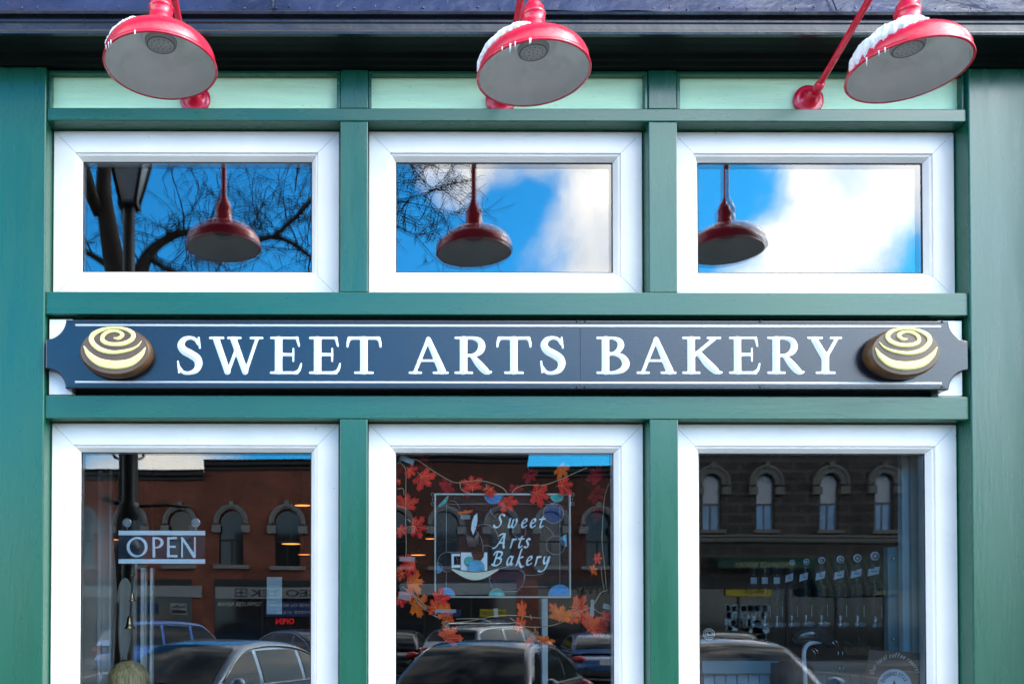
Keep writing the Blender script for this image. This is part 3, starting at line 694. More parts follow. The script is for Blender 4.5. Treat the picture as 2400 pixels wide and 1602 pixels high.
def _stripe():
    nt = STRIPE.node_tree; b = nt.nodes['Principled BSDF']; tc = nt.nodes.new('ShaderNodeTexCoord'); wv = nt.nodes.new('ShaderNodeTexWave'); wv.wave_type = 'BANDS'; wv.bands_direction = 'X'
    wv.inputs['Scale'].default_value = 1.1; nt.links.new(tc.outputs['Object'], wv.inputs['Vector']); cr = nt.nodes.new('ShaderNodeValToRGB'); nt.links.new(wv.outputs['Fac'], cr.inputs[0]); cr.color_ramp.interpolation = 'CONSTANT'
    cr.color_ramp.elements[0].color = (.006, .04, .028, 1); cr.color_ramp.elements[1].position = .72; cr.color_ramp.elements[1].color = (.10, .065, .055, 1); nt.links.new(cr.outputs[0], b.inputs['Base Color']); b.inputs['Roughness'].default_value = .8
_stripe()
awning(E_[0], 1660, 1885, 1303, 1315, GRNAWN); awning(E_[0], 1888, 2135, 1300, 1378, STRIPE)
wtext(E_[0], 'SUNDANCE BOOKS', 1700, 1838, 1318, 1329, YTXT, 1.004); wtext(E_[0], 'BUZZO MUSIC', 2014, 2126, 1382, 1392, YTXT, 1.004)
panel(E_[0], 1700, 1808, 1374, 1394, YEL, 'yellow_banner', .08, .03); wtext(E_[0], 'MAIN STREET', 1738, 1788, 1380, 1388, BTXT, .086)
bk = MB(); rr = random.Random(3)
for k in range(110):
    x = rr.uniform(min(bX(1695), bX(1795)), max(bX(1695), bX(1795))); z = rr.choice([.75, 1.05, 1.35, 1.65, 1.95]); bk.box((x, -SB+.001, z), (x+.10+rr.random()*.12, -SB+.02, z+.2+rr.random()*.08))
bk.build('book_display', mat('book_covers', (.25, .45, .6), .6, var=.8, vscale=3), E_[0])['kind'] = 'stuff'

# ================================================================== CARS
TYRE = mat('tyre_rubber', (.015, .015, .015), .8); RIM = mat('wheel_rim', (.4, .41, .42), .3, metal=.8)
CGL = mat('car_glass', (.008, .014, .018), .04, spec=.5); TAIL = mat('tail_lamp', (.45, .01, .015), .2, coat=.5); HEAD = mat('head_lamp', (.7, .72, .75), .1)
PLATE = mat('licence_plate', (.6, .6, .62), .5); CTRIM = mat('car_trim', (.02, .02, .02), .45)
def paint(n, c, m=.25): return mat(n, c, .26, metal=m, spec=.6, coat=.8)
def make_car(label, col, loc, rot, L=4.5, Wd=1.8, H=1.45, style='sedan', rails=False):
    """x is forward; stands on z=0"""
    root = empty('parked_car', loc, label, 'car', 'cars parked along the street')
    root.rotation_euler = (0, 0, R(rot)); bpy.context.view_layer.update()
    Mx = Matrix.Translation(Vector(loc)) @ Matrix.Rotation(R(rot), 4, 'Z')
    def T(p): return tuple(Mx @ Vector(p))
    hl = L/2; hw = Wd/2; belt = .62*H+.04 if style != 'suv' else .60*H
    def wr(mb, name, m, par, **k): mb.v = [T(p) for p in mb.v]; return mb.build(name, m, par, **k)
    # lower body
    rows = []
    deckf = belt-.10; deckr = belt-.02 if style == 'sedan' else belt
    st = [(-hl, .72, .62, .50), (-hl+.06, .88, .75, .38), (-hl+.35, .97, deckr-.04, .28), (-hl+1.0, 1, deckr, .24), (-.3, 1, belt, .22), (.75, 1, belt-.02, .22), (1.1, 1, deckf+.02, .24), (hl-.5, .97, deckf-.10, .26), (hl-.12, .86, .68, .34), (hl, .70, .58, .46)]
    for x, wf, zt, zb in st:
        w_ = hw*wf; sec = [(0, zb), (w_*.8, zb), (w_*.97, zb+.08), (w_, (zb+zt)*.5), (w_*.985, zt-.12), (w_*.93, zt-.03), (w_*.80, zt), (0, zt+.02)]
        full = [(x, y, z) for y, z in sec]+[(x, -y, z) for y, z in sec[::-1]]
        rows.append(full)
    b = MB(); b.grid(rows); b.add(rows[0][:8]+rows[0][8:], [tuple(range(16))]); b.add(rows[-1], [tuple(range(16))[::-1]])
    body = wr(b, 'body', col, root)
    sm_ = body.modifiers.new('sub', 'SUBSURF'); sm_.levels = 2; sm_.render_levels = 2
    # cabin
    if style == 'sedan': prof = [(1.05, belt-.03), (.72, belt+.20), (.38, H-.10), (.1, H-.02), (-.35, H), (-.8, H-.04), (-1.1, H-.13), (-1.45, belt+.20), (-1.75, belt-.02)]
    elif style == 'wagon': prof = [(1.1, belt-.03), (.75, belt+.22), (.40, H-.09), (.1, H-.02), (-.5, H), (-1.2, H-.03), (-1.75, H-.09), (-2.0, belt+.28), (-2.12, belt-.02)]
    else: prof = [(1.15, belt-.03), (.85, belt+.25), (.55, H-.10), (.2, H-.02), (-.5, H), (-1.2, H-.02), (-1.72, H-.08), (-1.98, belt+.30), (-2.12, belt-.02)]
    prof = [(x*L/4.5, z) for x, z in prof]
    wb, wrf = hw*.90, hw*.68
    def halfw(z): return wb-(wb-wrf)*max(0, min(1, (z-belt)/(H-belt)))**1.25
    pp = [tuple(q) for q in catmull(prof, 4)]
    rows = []
    for x, z in pp:
        e_ = [(x, wb+.004, belt-.06)] + [(x, halfw(belt+(z-belt)*q), belt+(z-belt)*q) for q in (.0, .33, .66, .9)] + [(x, halfw(z)-.05, z+.0), (x, halfw(z)*.5, z+.022), (x, 0, z+.03)]
        rows.append(e_+[(a_, -b_, c_) for a_, b_, c_ in e_[-2::-1]])
    cb = MB(); cb.grid(rows); wr(cb, 'cabin', col, root)
    # glazing: screens across, and side windows following the roofline
    def screen(i0, i1, name):
        seg = pp[i0:i1+1]; rws = []
        for x, z in seg:
            hwz = (halfw(z)-.07)
            nrm = .012
            rws.append([(x+(nrm if name == 'windscreen' else -nrm), hwz*q, z+.012+.03*(1-abs(q)**1.5)*.9) for q in (-1, -.6, -.3, 0, .3, .6, 1)])
        g = MB(); g.grid(rws); wr(g, name, CGL, root)
    nseg = 4
    screen(1, nseg*2+1, 'windscreen')
    screen(nseg*6+(0 if style == 'sedan' else 1), nseg*8-2, 'rear_window')
    zlo = belt+.035
    for sgn in (-1, 1):
        splits = [(.92, .10), (.02, -.78)] + ([(-.86, -1.45)] if style == 'sedan' else [(-.86, -1.88)])
        for (xf, xr) in splits:
            xf *= L/4.5; xr *= L/4.5; rws = []
            N_ = 12
            for k in range(N_+1):
                x = xf+(xr-xf)*k/N_
                zr_ = None
                for (xa, za), (xb, zb) in zip(pp[:-1], pp[1:]):
                    if xb <= x <= xa: zr_ = za+(zb-za)*(x-xa)/(xb-xa-1e-9)
                if zr_ is None: continue
                zt_ = min(zr_-.07, H-.10)
                zt_ = max(zt_, zlo+.004)
                rws.append([(x, sgn*(halfw(z_)+.006), z_) for z_ in (zlo, zlo+(zt_-zlo)*.35, zlo+(zt_-zlo)*.7, zt_)])
            if len(rws) > 1: g = MB(); g.grid(rws); wr(g, 'side_window', CGL, root)
        e = MB(); tr = [(x, sgn*(halfw(z-.05)+.010), z-.052) for x, z in pp[3:-3] if z > belt+.1]; e.tube(tr, .011, 6)
        e.tube([(1.0*L/4.5, sgn*(wb+.006), belt+.012), (-1.7*L/4.5, sgn*(wb+.006), belt+.016)], .010, 6); wr(e, 'window_trim', RIM, root)
        for x in (.0, -.9):
            h = MB(); h.cbox((x*L/4.5, sgn*(hw+.012), belt-.14), (.19, .03, .035)); wr(h, 'door_handle', col, root, bevel=.008)
        mr = MB(); mr.ell((.80*L/4.5, sgn*(hw+.10), belt+.07), .09, .10, .07, 8, 12); wr(mr, 'wing_mirror', col, root)
        for x in (L*.30, -L*.29):
            w_ = MB(); MXr = Matrix.Rotation(R(90), 3, 'X'); w_.lathe([(.20, -.1), (.31, -.1), (.33, -.07), (.33, .07), (.31, .1), (.20, .1)], (x, sgn*(hw-.10), .33), 28, MXr); wh = wr(w_, 'wheel', TYRE, root)
            r_ = MB(); r_.lathe([(0, .09*-sgn), (.21, .09*-sgn), (.22, .05*-sgn)], (x, sgn*(hw-.10)+sgn*.0, .33), 24, MXr); wr(r_, 'rim', RIM, wh)
        t = MB(); t.ell((-hl+.12, sgn*(hw*.78), belt-.13), .12, .17, .085 if style == 'sedan' else .13, 8, 14); wr(t, 'tail_lamp', TAIL, root)
        t = MB(); t.ell((hl-.22, sgn*(hw*.72), .68), .14, .17, .07, 8, 14); wr(t, 'headlight', HEAD, root)
        if rails:
            r_ = MB(); r_.tube([(.25, sgn*(wrf-.06), H-.03), (.15, sgn*(wrf-.06), H+.055), (-1.5, sgn*(wrf-.06), H+.045), (-1.6, sgn*(wrf-.06), H-.04)], .016, 8); wr(r_, 'roof_rail', RIM, root)
    pl = MB(); pl.cbox((-hl-.005, 0, .70), (.02, .50, .13)); wr(pl, 'licence_plate', PLATE, root, bevel=.004)
    bp = MB(); bp.cbox((-hl+.02, 0, .42), (.12, Wd*.8, .14)); bp.cbox((hl-.02, 0, .42), (.10, Wd*.72, .16)); wr(bp, 'bumper', CTRIM, root, bevel=.03)
    return root
ROADZ = -.15
def car_at(px, s, *a, **k):
    p = RP(px, 1500, s); return (p.x, -s, ROADZ)
# far side, nose in to the opposite kerb (facing -y), seen from behind and to the side
make_car('bright blue hatchback with a red rear lamp, parked across the road', paint('blue_car_paint', (.01, .16, .62)), car_at(415, 22.5), None or -38, 4.4, 1.8, 1.66, 'suv')
make_car('dark blue saloon parked across the road right of the bright blue car', paint('navy_car_paint', (.008, .04, .13)), car_at(690, 22.0), -132, 4.7, 1.83, 1.45)
make_car('black saloon parked across the road in front of the grey sign panel', paint('black_car_paint', (.01, .01, .012)), car_at(930, 22.8), -80, 4.6, 1.8, 1.44)
make_car('silver estate car with roof rails, seen from its rear corner across the road', paint('silver_car_paint', (.36, .40, .46), .5), car_at(1170, 21.0), -48, 4.8, 1.84, 1.60, 'wagon', True)
make_car('mid blue coupe seen from behind with round rear lamps, across the road', paint('mid_blue_car_paint', (.04, .12, .30)), car_at(1395, 21.5), -84, 4.6, 1.85, 1.38)
make_car('black saloon across the road in front of the bookshop', paint('black_car_paint', (.012, .012, .013)), car_at(1700, 22.0), -70, 4.5, 1.8, 1.42)
# near side, nose in to our kerb (facing +y)
make_car('pale blue grey saloon parked close to the shop, reflected under the open sign', paint('steel_blue_car_paint', (.24, .34, .46), .4), car_at(500, 8.1), 120, 4.6, 1.82, 1.47)
make_car('dark navy saloon parked close to the shop, reflected under the stained glass', paint('deep_navy_car_paint', (.004, .02, .055)), car_at(1140, 8.2), 116, 4.7, 1.85, 1.46)
make_car('blue car with bright roof edge parked close to the shop, reflected in the right window', paint('royal_blue_car_paint', (.01, .035, .12)), car_at(1690, 7.9), 95, 4.5, 1.82, 1.50)

# ================================================================== STREET LAMP POST and TREE
IRON = mat('cast_iron', (.010, .013, .012), .45, var=.2); LGL = mat('lantern_glass', (.45, .47, .44), .25, alpha=.8)
def street_lamp(X, s):
    r = empty('street_lamp', (X, -s, 0), 'dark iron street lamp with a square lantern, reflected in the left windows', 'street lamp')
    m = MB(); m.lathe([(.16, 0), (.16, .25), (.11, .32), (.09, .9), (.050, 1.0), (.046, 3.9), (.060, 3.93), (.060, 3.97), (.046, 4.0), (.044, 4.70), (.05, 4.74), (.05, 4.76)], (X, -s, 0), 20); m.build('post', IRON, r)
    c = MB(); zt, zb = 5.55, 4.78; wt, wb_ = .215, .055
    for sx in (-1, 1):
        for sy in (-1, 1): c.tube([(X+sx*wb_, -s+sy*wb_, zb), (X+sx*wt, -s+sy*wt, zt)], .014, 6)
    for z, w_ in ((zb, wb_), (zt, wt)):
        c.box((X-w_-.02, -s-w_-.02, z-.025), (X+w_+.02, -s+w_+.02, z+.004))
    c.lathe([(.40, zt+.02), (.30, zt+.14), (.08, zt+.32), (.05, zt+.42), (0, zt+.5)], (X, -s, 0), 4, Matrix.Rotation(R(45), 3, 'Z'), False)
    lt = c.build('lantern_frame', IRON, r)
    g = MB(); k0, k1 = wb_-.008, wt-.008
    for i in range(4):
        q = [(1, 1), (1, -1), (-1, -1), (-1, 1), (1, 1)]; (a_, b_), (c_, d_) = q[i], q[i+1]
        g.add([(X+a_*k0, -s+b_*k0, zb+.006), (X+c_*k0, -s+d_*k0, zb+.006), (X+c_*k1, -s+d_*k1, zt-.03), (X+a_*k1, -s+b_*k1, zt-.03)], [(0, 1, 2, 3)])
    g.build('lantern_glass', LGL, lt)
    b = MB()
    for sx in (-1, 1):
        b.tube([(X+sx*(.05+.035*(1-math.cos(t))), -s, 2.90+.035*math.sin(t)-.008*t) for t in [k*.5 for k in range(11)]], .010, 8)
    b.tube([(X+.03, -s, 2.46), (X+.30, -s, 2.47), (X+.48, -s, 2.455)], .012, 8); b.tube([(X-.05, -s, 2.47), (X-.20, -s, 2.53)], .018, 8)
    b.lathe([(.07, 2.36), (.085, 2.39), (.085, 2.46), (.07, 2.49)], (X, -s, 0), 16); b.ell((X-.01, -s, 2.14), .10, .08, .09)
    b.build('bracket', IRON, r)
street_lamp(RP(300, 1100, 3.7).x, 3.7)
BARK = mat('bark', (.035, .028, .022), .9, var=.4, vscale=6, bump=1, bscale=12)
def street_tree():
    s = 4.65; root = empty('street_tree', tuple(RP(285, 1400, s).xy)+(0,), 'bare winter street tree with a forked trunk and tangled twigs, reflected in the upper windows', 'tree')
    def Q(px, py, ds=0): return RP(px, py, s+ds)
    rd = random.Random(11); tw = MB(); trunk = MB()
    b0 = RP(285, 1300, s); base = Vector((b0.x, -s, -.02))
    limbs = [([base, base+Vector((0, 0, 1.6)), Q(300, 1080), Q(300, 760), Q(272, 632), Q(256, 540), Q(243, 450), Q(246, 380), Q(262, 300), Q(300, 150, .4), Q(380, -60, .8)], [.15, .085, .08, .09, .10, .082, .068, .062, .055, .04, .02]),
             ([Q(300, 730), Q(322, 655, .1), Q(345, 600, .2), Q(375, 568, .25), Q(430, 543, .3), Q(500, 552, .3), Q(575, 566, .3), Q(640, 552, .35), Q(690, 570, .4), Q(740, 605, .5), Q(800, 600, .6)], [.10, .075, .055, .045, .038, .034, .030, .027, .024, .018, .008]),
             ([Q(235, 500, 0), Q(215, 455, -.1), Q(200, 400, -.2), Q(170, 300, -.3), Q(120, 150, -.4)], [.06, .055, .05, .035, .02]),
             ([Q(640, 552, .35), Q(700, 500, .4), Q(760, 440, .5), Q(860, 380, .6)], [.025, .02, .015, .006]),
             ([Q(300, 150, .4), Q(450, 60, .3), Q(640, 40, .2), Q(820, 90, .1), Q(960, 200, 0)], [.045, .035, .028, .02, .012]),
             ([Q(640, 40, .2), Q(680, 200, .2), Q(700, 330, .2), Q(690, 450, .2)], [.02, .015, .011, .005]),
             ([Q(820, 90, .1), Q(920, 260, .1), Q(960, 380, .1), Q(1010, 440, .1), Q(1060, 445, .1)], [.014, .013, .011, .008, .004]),
             ([Q(760, 440, .5), Q(860, 500, .5), Q(930, 530, .5), Q(980, 550, .5), Q(1040, 532, .5)], [.014, .014, .012, .009, .003]),
             ([Q(820, 420, .4), Q(880, 470, .4), Q(960, 465, .4), Q(1030, 440, .4), Q(1110, 420, .4)], [.014, .014, .011, .008, .003]),
             ([Q(285, 640, .1), Q(200, 590, .1), Q(120, 560, .2)], [.04, .025, .01]),
             ([Q(345, 600, .2), Q(420, 640, .1), Q(520, 650, 0), Q(640, 640, -.1)], [.03, .02, .014, .006]),
             ([Q(450, 60, .3), Q(480, 200, .1), Q(430, 320, 0), Q(380, 420, 0)], [.02, .014, .01, .004])]
    def twig(p, d, L, r, depth):
        pts = [p]; rad = [r]; n = 4; dd = d.normalized()
        for k in range(n):
            dd = (dd+Vector((rd.uniform(-.24, .24), rd.uniform(-.2, .2), rd.uniform(-.24, .24)))).normalized()
            pts.append(pts[-1]+dd*L/n); rad.append(max(.0030, r*(1-.7*(k+1)/n)))
        tw.tube(pts, rad, 3 if r < .006 else 5, cap=False)
        if depth > 0:
            for k in range(1, n+1):
                for q in range(rd.choice((1, 1, 2))):
                    nd = (dd*.6+Vector((rd.uniform(-1, 1), rd.uniform(-.7, .7), rd.uniform(-1, 1)))).normalized()
                    twig(pts[k], nd, L*rd.uniform(.4, .62), max(.0034, rad[k]*.7), depth-1)
    for li, (pts, rad) in enumerate(limbs):
        cp = catmull([tuple(p) for p in pts], 5); cr = np.interp(np.linspace(0, len(rad)-1, len(cp)), range(len(rad)), rad)
        (trunk if li in (0, 1, 2) else tw).tube(cp, list(cr), 14 if li < 3 else 8)
        for k in range(3 if li else 22, len(cp), 1 if li > 2 else 1):
            p = Vector(cp[k]); r = cr[k]
            if rd.random() < (.35 if li in (0, 2) else .62):
                d = Vector((rd.uniform(-1, 1), rd.uniform(-.5, .6), rd.uniform(-.8, 1.0)))
                twig(p, d, rd.uniform(.35, .75)*(1.0 if r > .012 else .75), min(.009, r*.5+.002), 2 if r > .008 else 1)
    trunk.build('trunk', BARK, root); tw.build('branches', BARK, root)
street_tree()

# ================================================================== INSIDE THE SHOP
WALLD = mat('interior_dark_wall', (.028, .022, .018), .8, var=.2); FLOORM = mat('interior_floor', (.05, .04, .03), .5, var=.3, stretch=(1, 8, 1))
CEIL = mat('interior_ceiling', (.018, .018, .018), .9); PALEW = mat('interior_pale_panel', (.50, .54, .52), .7, var=.08)
BEAD = mat('beadboard_paint', (.50, .68, .75), .5, var=.08, vscale=3); BEADD = mat('counter_top_paint', (.30, .45, .50), .4)
struct('shop_floor', box((-2.1, .14, -.05), (2.42, 6.0, 0.0)), FLOORM)
struct('shop_ceiling', box((-2.1, .14, 3.40), (2.42, 6.0, 3.46)), CEIL)
struct('interior_back_wall', box((-2.1, 6.01, 0), (2.42, 6.1, 3.46)), WALLD)
struct('interior_side_wall', box((-2.1, .14, 0), (-2.0, 6.0, 3.39)), WALLD)
struct('interior_side_wall', box((2.3, .14, 0), (2.42, 6.0, 3.39)), WALLD)
struct('transom_shade_sheet', box((-1.99, .45, 2.42), (2.29, .5, 3.39)), mat('transom_shade_black', (.004, .004, .005), .9))  # near-black sheet added in place of the darkness behind the transoms
def pbox(name, m, x0, y0_, x1, y1_, y, th=.03, parent=None, **k):     # an upright slab whose face fills that bit of the photo at depth y
    a = P(x0, y1_, y); b = P(x1, y0_, y); return box((a.x, y, a.z), (b.x, y+th, b.z)).build(name, m, parent, **k)
# partition with door frame seen through the left window
pt = empty('interior_partition', (P(215, 1500, .62).x, .62, 0), 'pale panelled partition with a door frame behind the left window', 'partition')
a = P(150, 1108, .62); b = P(262, 1108, .62)
box((a.x, .62, 0), (b.x, .66, a.z)).build('panel', PALEW, pt)
LT = mat('door_frame_paint', (.75, .85, .88), .5)
for p0, p1 in ((230, 238), (257, 262)): a = P(p0, 1102, .595); b = P(p1, 1102, .595); box((a.x, .595, .9 if p0 == 230 else 0), (b.x, .618, a.z)).build('door_frame', LT, pt)
pt2 = empty('door_casing', (P(342, 1500, .72).x, .72, 0), 'thin pale upright door casing behind the open sign', 'door casing')
for p0, p1 in ((330, 338), (340, 342), (352, 358)): a = P(p0, 1330, .72); b = P(p1, 1330, .72); box((a.x, .72, 0), (b.x, .75, a.z)).build('jamb', LT, pt2)
def beadboard(name, label, x0, x1, ytop, y, step, ledge=12):
    r = empty(name, (P(x0, ytop, y).x, y, 0), label, 'counter'); a = P(x0, ytop, y); b = P(x1, ytop, y)
    m = MB(); n = max(2, int((b.x-a.x)/step))
    for k in range(n): m.box((a.x+step*k+.003, y, 0), (a.x+step*(k+1)-.003, y+.02, a.z-.06))
    m.box((a.x, y+.021, 0), (a.x+step*n, y+.04, a.z-.06)); m.build('beadboard', BEAD, r)
    m = MB(); m.box((a.x-.02, y-.04, a.z-.059), (a.x+step*n+.02, y+.25, a.z)); m.build('counter_top', BEADD if ledge > 12 else BEAD, r, .006); return r
beadboard('counter', 'pale blue beadboard counter end at the lower left inside the left window', 186, 243, 1524, .76, .035)
beadboard('counter', 'blue grey beadboard counter under the dispensers in the right window', 1648, 2050, 1546, 1.0, .05, 20)
cb_ = empty('chalkboard', tuple(P(1833, 1600, .97)), 'small blue chalkboard hung on the beadboard counter', 'chalkboard')
pbox('board', mat('chalkboard_blue', (.012, .04, .10), .6, var=.3), 1808, 1552, 1858, 1640, .955, .012, cb_)
# tall ironing board shaped mirror / panel
sb = []
a = P(292, 1353, 0.80); wv = (P(317, 1353, 0.80).x-P(266, 1353, 0.80).x)/2
for t in range(17): 
    an = math.pi*t/16; sb.append((a.x-.0+wv*math.cos(an)*(.55 if t in (0, 16) else .8), a.z-.12+.12*math.sin(an)))
zbm = P(292, 1546, 0.80).z
sb += [(a.x-wv, a.z-.45), (a.x-wv*.98, zbm+.35), (a.x-wv*.6, zbm+.08), (a.x-.3*wv, zbm), (a.x+.3*wv, zbm), (a.x+wv*.65, zbm+.08), (a.x+wv*.97, zbm+.35), (a.x+wv, a.z-.45)]
hp = MB().plate(sb, 0.80, 0.82).build('hanging_panel', PALEW, None, .004); tag(hp, 'long grey round ended panel hanging behind the bell cord', 'panel')
# cord of bells
cd = empty('bell_cord', tuple(P(305, 1330, .3)), 'dark cord with small brass bells hanging below the open sign', 'bell cord')
BRASS = mat('brass', (.5, .34, .15), .25, metal=1)
m = MB(); m.tube([P(307, 1322, .3), P(309, 1380, .3), P(304, 1450, .3)], .003, 6); m.build('cord', DARK, cd)
for (px, py, r) in ((311, 1340, .010), (310, 1398, .012), (304, 1458, .018)):
    c = P(px, py, .3); MB().lathe([(.004, r*1.4), (r*.5, r), (r*.65, 0), (r*.8, -r*.7), (r*1.15, -r*1.2), (r*1.1, -r*1.25), (0, -r*.6)], tuple(c), 20).build('bell', BRASS, cd)
# pendants
SHADE = mat('pendant_shade', (.10, .08, .06), .5); GLOW = mat('pendant_glow', (.9, .5, .2), .5, emit=(1, .32, .06), es=2.4)
for i, (px, py, w_, y) in enumerate(((709, 1184, 38, 2.2), (682, 1274, 46, 3.2), (713, 1299, 30, 4.2), (268, 1264, 24, 3.8), (1009, 1262, 25, 3.4), (979, 1300, 38, 3.0), (1690, 1221, 36, 3.0))):
    c = P(px, py, y); r_ = w_*(3+y)/F/2
    q = empty('pendant_lamp', tuple(c), ('glowing pendant lamp at the top right edge inside the left window', 'glowing pendant lamp beside the rightmost arched window reflection, left window', 'small lowest pendant lamp at the right edge of the left window', 'small pendant lamp left of the open sign', 'pendant lamp touching the left edge of the stained glass frame', 'pendant lamp lower left of the stained glass panel', 'dim pendant lamp at the left of the right window')[i], 'pendant lamp', 'pendant lamps inside the bakery')
    MB().lathe([(r_, 0), (r_*.94, r_*.16), (r_*.6, r_*.42), (r_*.2, r_*.6), (.012, r_*.8)], tuple(c), 32).build('lamp_shade', SHADE, q)
    MB().lathe([(0, .001), (r_*.97, .001)], tuple(c), 32).build('glowing_diffuser', GLOW, q)
    MB().tube([c+Vector((0, 0, r_*.7)), (c.x, c.y, 3.395)], .006, 6).build('flex', DARK, q)
# uprights inside the middle and right windows
up = empty('interior_post', (P(1277, 1500, 1.0).x, 1.0, 0), 'slim pale blue post below the stained glass panel', 'post')
a = P(1270, 1402, 1.0); b = P(1284, 1402, 1.0); box((a.x, 1.0, 0), (b.x, 1.03, a.z)).build('post_face', LT, up, .003)
sw = empty('side_partition', (P(2140, 1500, .22).x, .22, 0), 'pale grey blue partition at the right edge of the right window', 'partition')
a = P(2114, 1050, .22); b = P(2185, 1524, .22); box((a.x, .22, 0), (b.x, .25, a.z)).build('panel', mat('side_panel_paint', (.70, .88, .92), .6, var=.15), sw, .003)
a = P(2132, 1050, .21); b = P(2136, 1524, .21); box((a.x, .205, 0), (b.x, .219, a.z)).build('panel_batten', BEADD, sw)
a = P(2081, 1281, .27); b = P(2113, 1524, .27); box((a.x, .27, 0), (b.x, .30, a.z)).build('lower_panel', mat('teal_panel_paint', (.20, .34, .36), .5, var=.1), sw, .003)
for py in (1308, 1497): c = P(2093, py, .265); MB().ell(tuple(c), .007, .007, .007, 8, 12).build('screw', CHROME, sw)

# ---- OPEN sign with suction cups
OPB = mat('open_sign_panel', (.008, .03, .055), .15, alpha=.88); OPW = mat('open_sign_white', (.85, .96, 1), .5); VIN = mat('clear_vinyl', (.7, .75, .78), .05, alpha=.35)
op = empty('open_sign', tuple(P(379, 1282, .125)), 'rectangular dark OPEN sign with white bars, hung on the left window', 'sign')
pbox('panel', OPB, 277.5, 1246, 480.5, 1316, .127, .004, op)
pbox('bar', OPW, 277.5, 1243, 480.5, 1253, .124, .0028, op); pbox('bar', OPW, 277.5, 1309.5, 480.5, 1319.5, .124, .0028, op)
zt, zb = P(380, 1258, .124).z, P(380, 1304.5, .124).z; ox = lambda p: P(p, 1280, .124).x
def mk_strokes(lst, x0, x1, res=.012, name='letter', parent=None, m=None, y=.124, z0=zb, z1=zt, W_=1.0, nib=None, k=.012, hmax=.0012):
    sx = (x1-x0)/W_; sz = z1-z0
    mb = sdf_mesh(lst, (-.08, -.1, W_+.08, 1.12), res, lambda u, v, h: (x0+u*sx, y-h*.03-.0004, z0+v*sz), .04, 1, nib=nib, k=k)
    return mb.build(name, m, parent)
mk_strokes([[(.52+.45*math.sin(t), .5+.46*math.cos(t), .042+.032*abs(math.sin(t+.25))) for t in [i*math.pi/18 for i in range(37)]]], ox(297), ox(346), parent=op, m=OPW, W_=1.04)
mk_strokes([Lx(.15, .04, .075, .13, .96, .06), Cx((.15,.94,.05),(.35,.95,.05),(.52,.86,.07),(.57,.70,.08),(.46,.54,.06),(.30,.48,.04),(.2,.48,.03))], ox(354), ox(383), parent=op, m=OPW, W_=.64)
mk_strokes([Lx(.12, .04, .075, .12, .96, .06), Lx(.12,.94,.05,.50,.955,.06), Lx(.12,.52,.045,.44,.52,.055), Lx(.12,.055,.05,.53,.045,.06)], ox(389), ox(415), parent=op, m=OPW, W_=.56)
mk_strokes([Lx(.12, .02, .05, .12, .96, .045), Lx(.12,.96,.06,.78,.05,.09), Lx(.82,.03,.05,.82,.98,.045)], ox(421.5), ox(461), parent=op, m=OPW, W_=.92)
for px in (298, 459):
    c = P(px, 1224, .112); q = MB(); q.lathe([(0, .012), (.004, .012), (.006, .005), (.0155, 0), (.0155, -.001), (0, -.001)], tuple(c), 28, Matrix.Rotation(R(-90), 3, 'X')); q.tube([P(px, 1228, .118), P(px, 1243, .122)], .0018, 6)
    sc_ = q.build('suction_cup', VIN, op)
    MB().lathe([(.0135, -.0012), (.0160, -.0005), (.0160, .0008), (.0135, .0012)], tuple(c), 28, Matrix.Rotation(R(-90), 3, 'X')).build('cup_rim', CHROME, sc_)

# ---- stained glass panel
SGY = .150
sg = empty('stained_glass_panel', tuple(P(1178, 1277, SGY)), 'leaded stained glass panel with a coffee cup and flowing script, in the middle window', 'stained glass')
FR = mat('lead_frame', (.42, .43, .38), .35, metal=.5); LEAD = mat('lead_line', (.25, .26, .25), .4, metal=.6); LEADD = mat('dark_lead', (.02, .02, .02), .5)
def sgx(px, py): p = P(px, py, SGY); return p.x, p.z
fm_ = MB(); x0_, z1_ = sgx(1018, 1156); x1_, z0_ = sgx(1338, 1400); t_ = .0055
fm_.box((x0_, SGY-.004, z0_), (x0_+t_, SGY+.006, z1_)); fm_.box((x1_-t_, SGY-.004, z0_), (x1_, SGY+.006, z1_)); fm_.box((x0_+t_, SGY-.004, z0_), (x1_-t_, SGY+.006, z0_+t_)); fm_.box((x0_+t_, SGY-.004, z1_-t_), (x1_-t_, SGY+.006, z1_))
fm_.build('frame', FR, sg, .001)
pc = MB(); pc.add([(x0_+t_, SGY+.004, z0_+t_), (x1_-t_, SGY+.004, z0_+t_), (x1_-t_, SGY+.004, z1_-t_), (x0_+t_, SGY+.004, z1_-t_)], [(0, 1, 2, 3)]); pc.build('clear_glass', mat('clear_textured_glass', (.10, .12, .13), .08, alpha=.12, bump=.5, bscale=60), sg)
def gm(n, c, a=1, b=.8): return mat(n, c, .15, alpha=a, var=.3, vscale=90, bump=b, bscale=110, stretch=(.5, 1, 3), emit=None)
TEAL = gm('teal_art_glass', (.03, .58, .52)); BLU = gm('blue_art_glass', (.05, .36, .80)); LBL = gm('sky_blue_art_glass', (.12, .55, .90)); NAVY = gm('navy_art_glass', (.01, .06, .22), .85); BLKG = gm('black_art_glass', (.012, .016, .022), .7); MAUVE = gm('mauve_art_glass', (.03, .035, .06), .6)
OPALW = mat('opal_white_glass', (.78, .92, .98), .2, var=.08); BRG = gm('brown_art_glass', (.10, .03, .012)); CREAM = mat('cream_art_glass', (.75, .76, .58), .2, var=.1)
